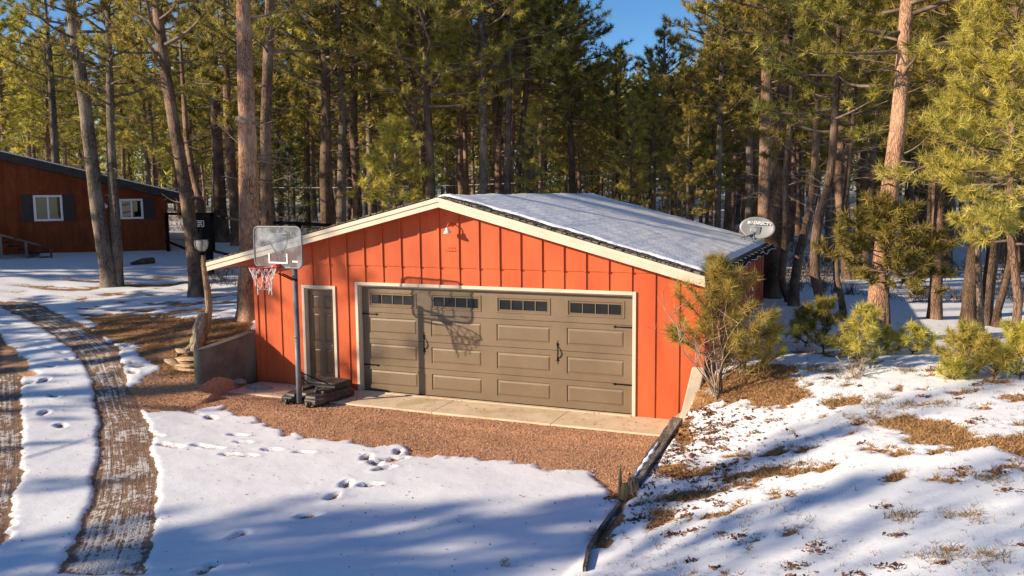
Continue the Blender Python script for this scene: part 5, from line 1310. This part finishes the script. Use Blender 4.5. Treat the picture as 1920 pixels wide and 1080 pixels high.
# ------------------------------------------------------------------ young pines and shrubs
YH = {62: .95, 63: 1.05, 64: .95, 65: .75, 66: .42, 67: .5, 68: .72, 69: .25, 70: .55, 71: .8}
def young(label, px, py, h, Rc, seed, lean=(0, 0), n_whorl=6, needle='needle_sun', D=None, tl=.19, per=34, wid=.011, twigs=.5, name='young_pine'):
    if D is None: b = gp(px, py)
    else: b = atd(px, py, D); b[2] = Hs(b[0], b[1])
    if seed != 61: h = YH[seed]; Rc *= .72; tl = .15
    T = Tree(seed); r = T.r; n = 7; P = np.zeros((n, 3)); P[:, 2] = np.linspace(-.08, h, n); P[:, 0] = np.linspace(0, lean[0], n)**1; P[:, 1] = np.linspace(0, lean[1], n); P[1:-1, :2] += r.normal(0, .025, (n-2, 2))
    T.tube(P, np.linspace(max(.018, h*.017), .010, n), 7, 0)
    for wv in range(n_whorl):
        t = (wv+.25)/n_whorl; 
        for b_ in range(int(r.integers(4, 7))):
            z = h*(.10+.86*t)+r.uniform(-.05, .05)*h*.5; p = np.array([np.interp(z, P[:, 2], P[:, 0]), np.interp(z, P[:, 2], P[:, 1]), z]); az = r.uniform(0, 2*PI)
            L = Rc*(1-t)**.7*r.uniform(.5, 1.05)+.08; B = T.limb(p, az, .15+.55*t+r.uniform(-.15, .2), L, .010, .8, 5, .10, 0, 4)
            q, d = T.along(B, .999)
            for f in np.arange(.5, 1.01, max(.17, .14/L*1.2) if seed != 61 else .15):
                q, d = T.along(B, min(f, .999)); T.tuft(q, d+np.array([0, 0, .25]), tl*r.uniform(.8, 1.15))
            for _ in range(int(1+L*2) if seed != 61 else int(1+L*3)):
                q, d = T.along(B, r.uniform(.35, .9)); a2 = math.atan2(d[1], d[0])+r.choice([-1, 1])*r.uniform(.5, 1); S_ = T.limb(q, a2, r.uniform(.1, .7), L*r.uniform(.2, .4), .006, .7, 3, .1, 0, 3)
                for f in (.5, .8, 1): q2, d2 = T.along(S_, f-.001); T.tuft(q2, d2+np.array([0, 0, .25]), tl*r.uniform(.8, 1.15))
    for _ in range(3): T.tuft(P[-1]-np.array([0, 0, r.uniform(0, .12)]), np.array([0, 0, 1.])+r.normal(0, .12, 3), tl*1.25)
    return plant(name, label, 'young pine', b, T, [M['bark_orange'], M['twig']], M[needle], per, wid, None, 0, .8)
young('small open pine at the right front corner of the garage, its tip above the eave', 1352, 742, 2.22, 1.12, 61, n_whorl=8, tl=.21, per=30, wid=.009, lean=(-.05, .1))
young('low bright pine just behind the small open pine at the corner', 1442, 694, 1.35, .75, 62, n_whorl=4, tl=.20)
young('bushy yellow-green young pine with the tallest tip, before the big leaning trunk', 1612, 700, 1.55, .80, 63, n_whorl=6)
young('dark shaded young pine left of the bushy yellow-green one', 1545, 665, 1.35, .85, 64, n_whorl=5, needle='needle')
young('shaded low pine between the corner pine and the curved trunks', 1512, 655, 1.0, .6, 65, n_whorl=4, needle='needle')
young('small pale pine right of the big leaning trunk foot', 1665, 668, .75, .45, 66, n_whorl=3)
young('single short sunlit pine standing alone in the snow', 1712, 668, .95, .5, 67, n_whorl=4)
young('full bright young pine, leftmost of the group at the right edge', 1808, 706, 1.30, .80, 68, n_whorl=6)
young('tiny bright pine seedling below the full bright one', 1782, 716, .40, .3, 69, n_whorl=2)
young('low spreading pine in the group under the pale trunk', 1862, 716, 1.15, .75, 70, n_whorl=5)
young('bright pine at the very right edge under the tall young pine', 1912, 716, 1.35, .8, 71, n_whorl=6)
def bare_shrub(label, px, py, h, Rc, seed, n=9, mat=None, red=False):
    b = gp(px, py); T = Tree(seed); r = T.r
    for i in range(n):
        az = r.uniform(0, 2*PI); B = T.limb((r.normal(0, .05), r.normal(0, .05), -.05), az, r.uniform(.8, 1.4), h*r.uniform(.6, 1.05), .012, .1, 7, .13, 0, 5)
        for _ in range(6):
            q, d = T.along(B, r.uniform(.35, .98)); S_ = T.limb(q, r.uniform(0, 2*PI), r.uniform(.3, 1.2), h*r.uniform(.12, .35), .006, .3, 4, .2, 0, 4)
            for _ in range(3):
                q2, d2 = T.along(S_, r.uniform(.4, 1)-.001); T.limb(q2, r.uniform(0, 2*PI), r.uniform(.2, 1.3), h*r.uniform(.04, .11), .004, .2, 3, .25, 1, 3)
    o = link(bpy.data.objects.new('bare_shrub', T.wood_mesh('bare_shrub', [M['shrub_twig'], M['shrub_red'] if red else M['shrub_twig']]))); o.location = tuple(b); tag(o, label, 'shrub'); return o
M['shrub_twig'] = paint('pale_twigs', (.36, .29, .22), .3, .8, .2, 5)
M['shrub_red'] = paint('red_twigs', (.36, .15, .09), .3, .8, .2, 5)
bare_shrub('bare pale-stemmed shrub with reddish tips in front of the small open pine', 1345, 742, 2.0, 1.0, 81, 10, red=True)
bare_shrub('thin leafless shrub with red twig ends beside the gutter end', 1388, 700, 1.75, .7, 82, 6, red=True)
bare_shrub('dry twiggy bush under the full bright young pine', 1825, 706, .55, .4, 83, 10)
bare_shrub('dry twiggy bush among the young pines before the big leaning trunk', 1605, 706, .42, .4, 84, 8)
bare_shrub('small two-stemmed twig poking out of the shaded snow in the drive', 958, 1068, .22, .2, 85, 3)

# ------------------------------------------------------------------ small ground cover
def blades(name, pts, L, wid, per, mat, seed, lean=.7, tint=True):
    r = np.random.default_rng(seed); P = np.repeat(np.array(pts), per, 0); n = len(P); P = P+np.c_[r.normal(0, .02, (n, 2)), np.zeros(n)]
    d = unit(np.c_[r.normal(0, lean, (n, 2)), np.ones(n)]); LL = L*r.uniform(.4, 1.3, n); sd = unit(np.cross(d, unit(r.normal(size=(n, 3)))))*wid/2
    V = np.stack([P-sd, P+sd, P+d*LL[:, None]], 1).reshape(-1, 3)
    me = np_mesh(name, V, np.arange(n*3).reshape(-1, 3), mat, False, dict(tint=np.repeat(r.random(n), 3))); o = link(bpy.data.objects.new(name, me)); o['kind'] = 'stuff'; return o
def simple_tint(name, a, b, rough=.8):
    t = NT(name); return t.fin(t.mix(t.attr('tint'), a, b), rough, spec=.15)
M['grass'] = simple_tint('dry_grass', (.10, .065, .03), (.46, .32, .15))
M['brush'] = simple_tint('dry_brush', (.06, .04, .025), (.24, .16, .09))
M['leaf'] = simple_tint('dead_leaves', (.10, .035, .018), (.34, .16, .07))
M['straw'] = simple_tint('pine_straw', (.20, .10, .04), (.58, .36, .17))
M['pebble'] = simple_tint('gravel_stones', (.20, .105, .06), (.64, .40, .26))
r = np.random.default_rng(33); pts = []
def dens(x, y): return float(vnoise(np.array([x]), np.array([y]), 21, .7)[0])
N = 16000; xs_ = r.uniform(6.7, 17, N); ys_ = r.uniform(-12.5, 7, N); dn = vnoise(xs_, ys_, 21, 1.1)
for x, y, d in zip(xs_, ys_, dn):
    if x < ridgex(y)+.15: continue
    if r.random() < .16+.6*max(0, d)**1.2: pts.append((x, y, gz(x, y)-.01))
blades('dry_grass', pts, .060, .008, 6, M['grass'], 1)
pts2 = []
xs_ = r.uniform(6.7, 18, 30000); ys_ = r.uniform(-12.5, 6, 30000); ok = np.array([False]*30000)
for q in patches_r: ok |= polyd(xs_, ys_, q) > -.05
for x, y in zip(xs_[ok], ys_[ok]): pts2.append((x, y, gz(x, y)))
for k in range(60000):
    x = r.uniform(6.9, 16); y = r.uniform(-10, 4)
    if gS(x, y) < .45: pts2.append((x, y, gz(x, y)))
blades('matted_grass', pts2, .075, .008, 8, M['straw'], 2, 1.3)
tus = [gp(px, py) for px, py in ((1570, 757), (1400, 690), (1655, 750), (1700, 765), (1760, 762), (1640, 765), (1860, 905), (1690, 975), (1770, 1050), (1850, 1052), (1810, 975), (1500, 880), (1225, 945), (1260, 940), (1245, 965), (1700, 700), (1760, 700), (1600, 712), (1560, 700))]
pt3 = []
for c in tus:
    for _ in range(40): a = r.normal(0, .09, 2); pt3.append((c[0]+a[0], c[1]+a[1], gz(c[0]+a[0], c[1]+a[1])-.01))
blades('grass_tufts', pt3, .10, .007, 5, M['grass'], 3, .9)
# brush on the forest floor
ug = []; D_ = 22+62*r.random(26000)**1.1; X_ = r.uniform(-150, 2070, 26000)
for D1, px in zip(D_, X_):
    p = atd(px, 400, D1)
    if blocked(p[0], p[1]) and not (p[0] > 9.5 and p[1] > 6): continue
    ug.append((p[0], p[1], Hs(p[0], p[1])))
ug = [u for u, k in zip(ug, vnoise(np.array(ug)[:, 0], np.array(ug)[:, 1], 61, .5)) if k > -.15]
blades('undergrowth', ug, .55, .022, 4, M['brush'], 31, .55)
# leaves by the timber
def leaves(name, pts, size, mat, seed):
    r = np.random.default_rng(seed); P = np.array(pts); n = len(P); a = unit(np.c_[r.normal(size=(n, 2)), r.normal(0, .5, n)]); b = unit(np.cross(a, np.c_[r.normal(0, .4, (n, 2)), np.ones(n)])); s = size*r.uniform(.5, 1.3, n)[:, None]
    V = np.stack([P-a*s, P+b*s*.6+[0, 0, .006], P+a*s, P-b*s*.6+[0, 0, .012]], 1).reshape(-1, 3); me = np_mesh(name, V, np.arange(n*4).reshape(-1, 4), mat, False, dict(tint=np.repeat(r.random(n), 4))); o = link(bpy.data.objects.new(name, me)); o['kind'] = 'stuff'
lp_ = []
for (cx, cy, sp, n) in ((1275, 845, .45, 160), (1300, 810, .5, 120), (1265, 885, .35, 120), (1330, 885, .3, 60), (1385, 908, .3, 70), (1240, 860, .3, 60), (1232, 970, .25, 90), (1300, 745, .3, 150), (1290, 780, .3, 80), (1215, 920, .2, 30), (1345, 790, .5, 60), (1160, 940, .3, 50), (1400, 830, .8, 60)):
    c = gp(cx, cy)
    for _ in range(n):
        x, y = c[0]+r.normal(0, sp), c[1]+r.normal(0, sp*.6)
        if x > ridgex(y)-.3: lp_.append((x, y, gz(x, y)+.006))
leaves('fallen_leaves', lp_, .032, M['leaf'], 5)
# dark clumps of leaves and cones melted into the bank snow
cl_ = []
for k in range(230):
    if k < 110: c = gp(1270+r.normal(0, 55), 850+r.normal(0, 65)); 
    else: c = np.array([r.uniform(6.8, 12.5), r.uniform(-9.5, .5), 0])
    if c[0] < ridgex(c[1])+.1: continue
    rad_ = r.uniform(.015, .07)
    for _ in range(int(6+rad_*380)):
        x, y = c[0]+r.normal(0, rad_), c[1]+r.normal(0, rad_*.6); cl_.append((x, y, gz(x, y)+r.uniform(.0, .02)))
leaves('leaf_clumps', cl_, .022, M['leaf'], 15)
dl_ = []
for k in range(900):
    x, y = r.uniform(-6, 6.4), r.uniform(-9, -1.2)
    dl_.append((x, y, gz(x, y)+.003))
for k in range(260):
    x, y = r.uniform(-2.2, 6.3), -r.uniform(.05, .95)**1.0; dl_.append((x, y, .006))
leaves('needle_debris', dl_, .013, M['leaf'], 16)
# pine straw on the left bank
st = []; xs_ = r.uniform(-11, -2.5, 40000); ys_ = r.uniform(-4, 5, 40000); ok = (polyd(xs_, ys_, nd_left) > -.2) & (vnoise(xs_, ys_, 77, 1.6) > -.25)
for x, y in zip(xs_[ok], ys_[ok]):
    if gS(x, y) < .5 and not (x > -3.3 and y < -.7): st.append((x, y, gz(x, y)+.004))
blades('pine_straw', st, .10, .007, 3, M['straw'], 6, 2.4)
# loose stones on the gravel
xs_ = r.uniform(-4, 6.6, 42000); ys_ = r.uniform(-5, -1.0, 42000); pb_ = polyd(xs_, ys_, bare_front) > .05; pp = []
for x, y in zip(xs_[pb_], ys_[pb_]):
    if gS(x, y) < .4: pp.append((x, y, gz(x, y)+.002))
P = np.array(pp); n = len(P); s = r.uniform(.006, .016, n)[:, None]; ax = unit(r.normal(size=(n, 3)))*s; bx_ = unit(np.cross(ax, r.normal(size=(n, 3))))*s; cx_ = unit(np.cross(ax, bx_))*s*.7
V = np.stack([P+ax, P+bx_, P-ax, P-bx_, P+cx_, P-cx_], 1).reshape(-1, 3); ff = np.array([(0, 1, 4), (1, 2, 4), (2, 3, 4), (3, 0, 4), (1, 0, 5), (2, 1, 5), (3, 2, 5), (0, 3, 5)])
Fp = (ff[None]+np.arange(n)[:, None, None]*6).reshape(-1, 3); me = np_mesh('gravel', V, Fp, M['pebble'], False, dict(tint=np.repeat(r.random(n), 6))); o = link(bpy.data.objects.new('gravel', me)); o['kind'] = 'stuff'
print('tris', sum(len(m.polygons) for m in bpy.data.meshes), 'objs', len(bpy.data.objects))
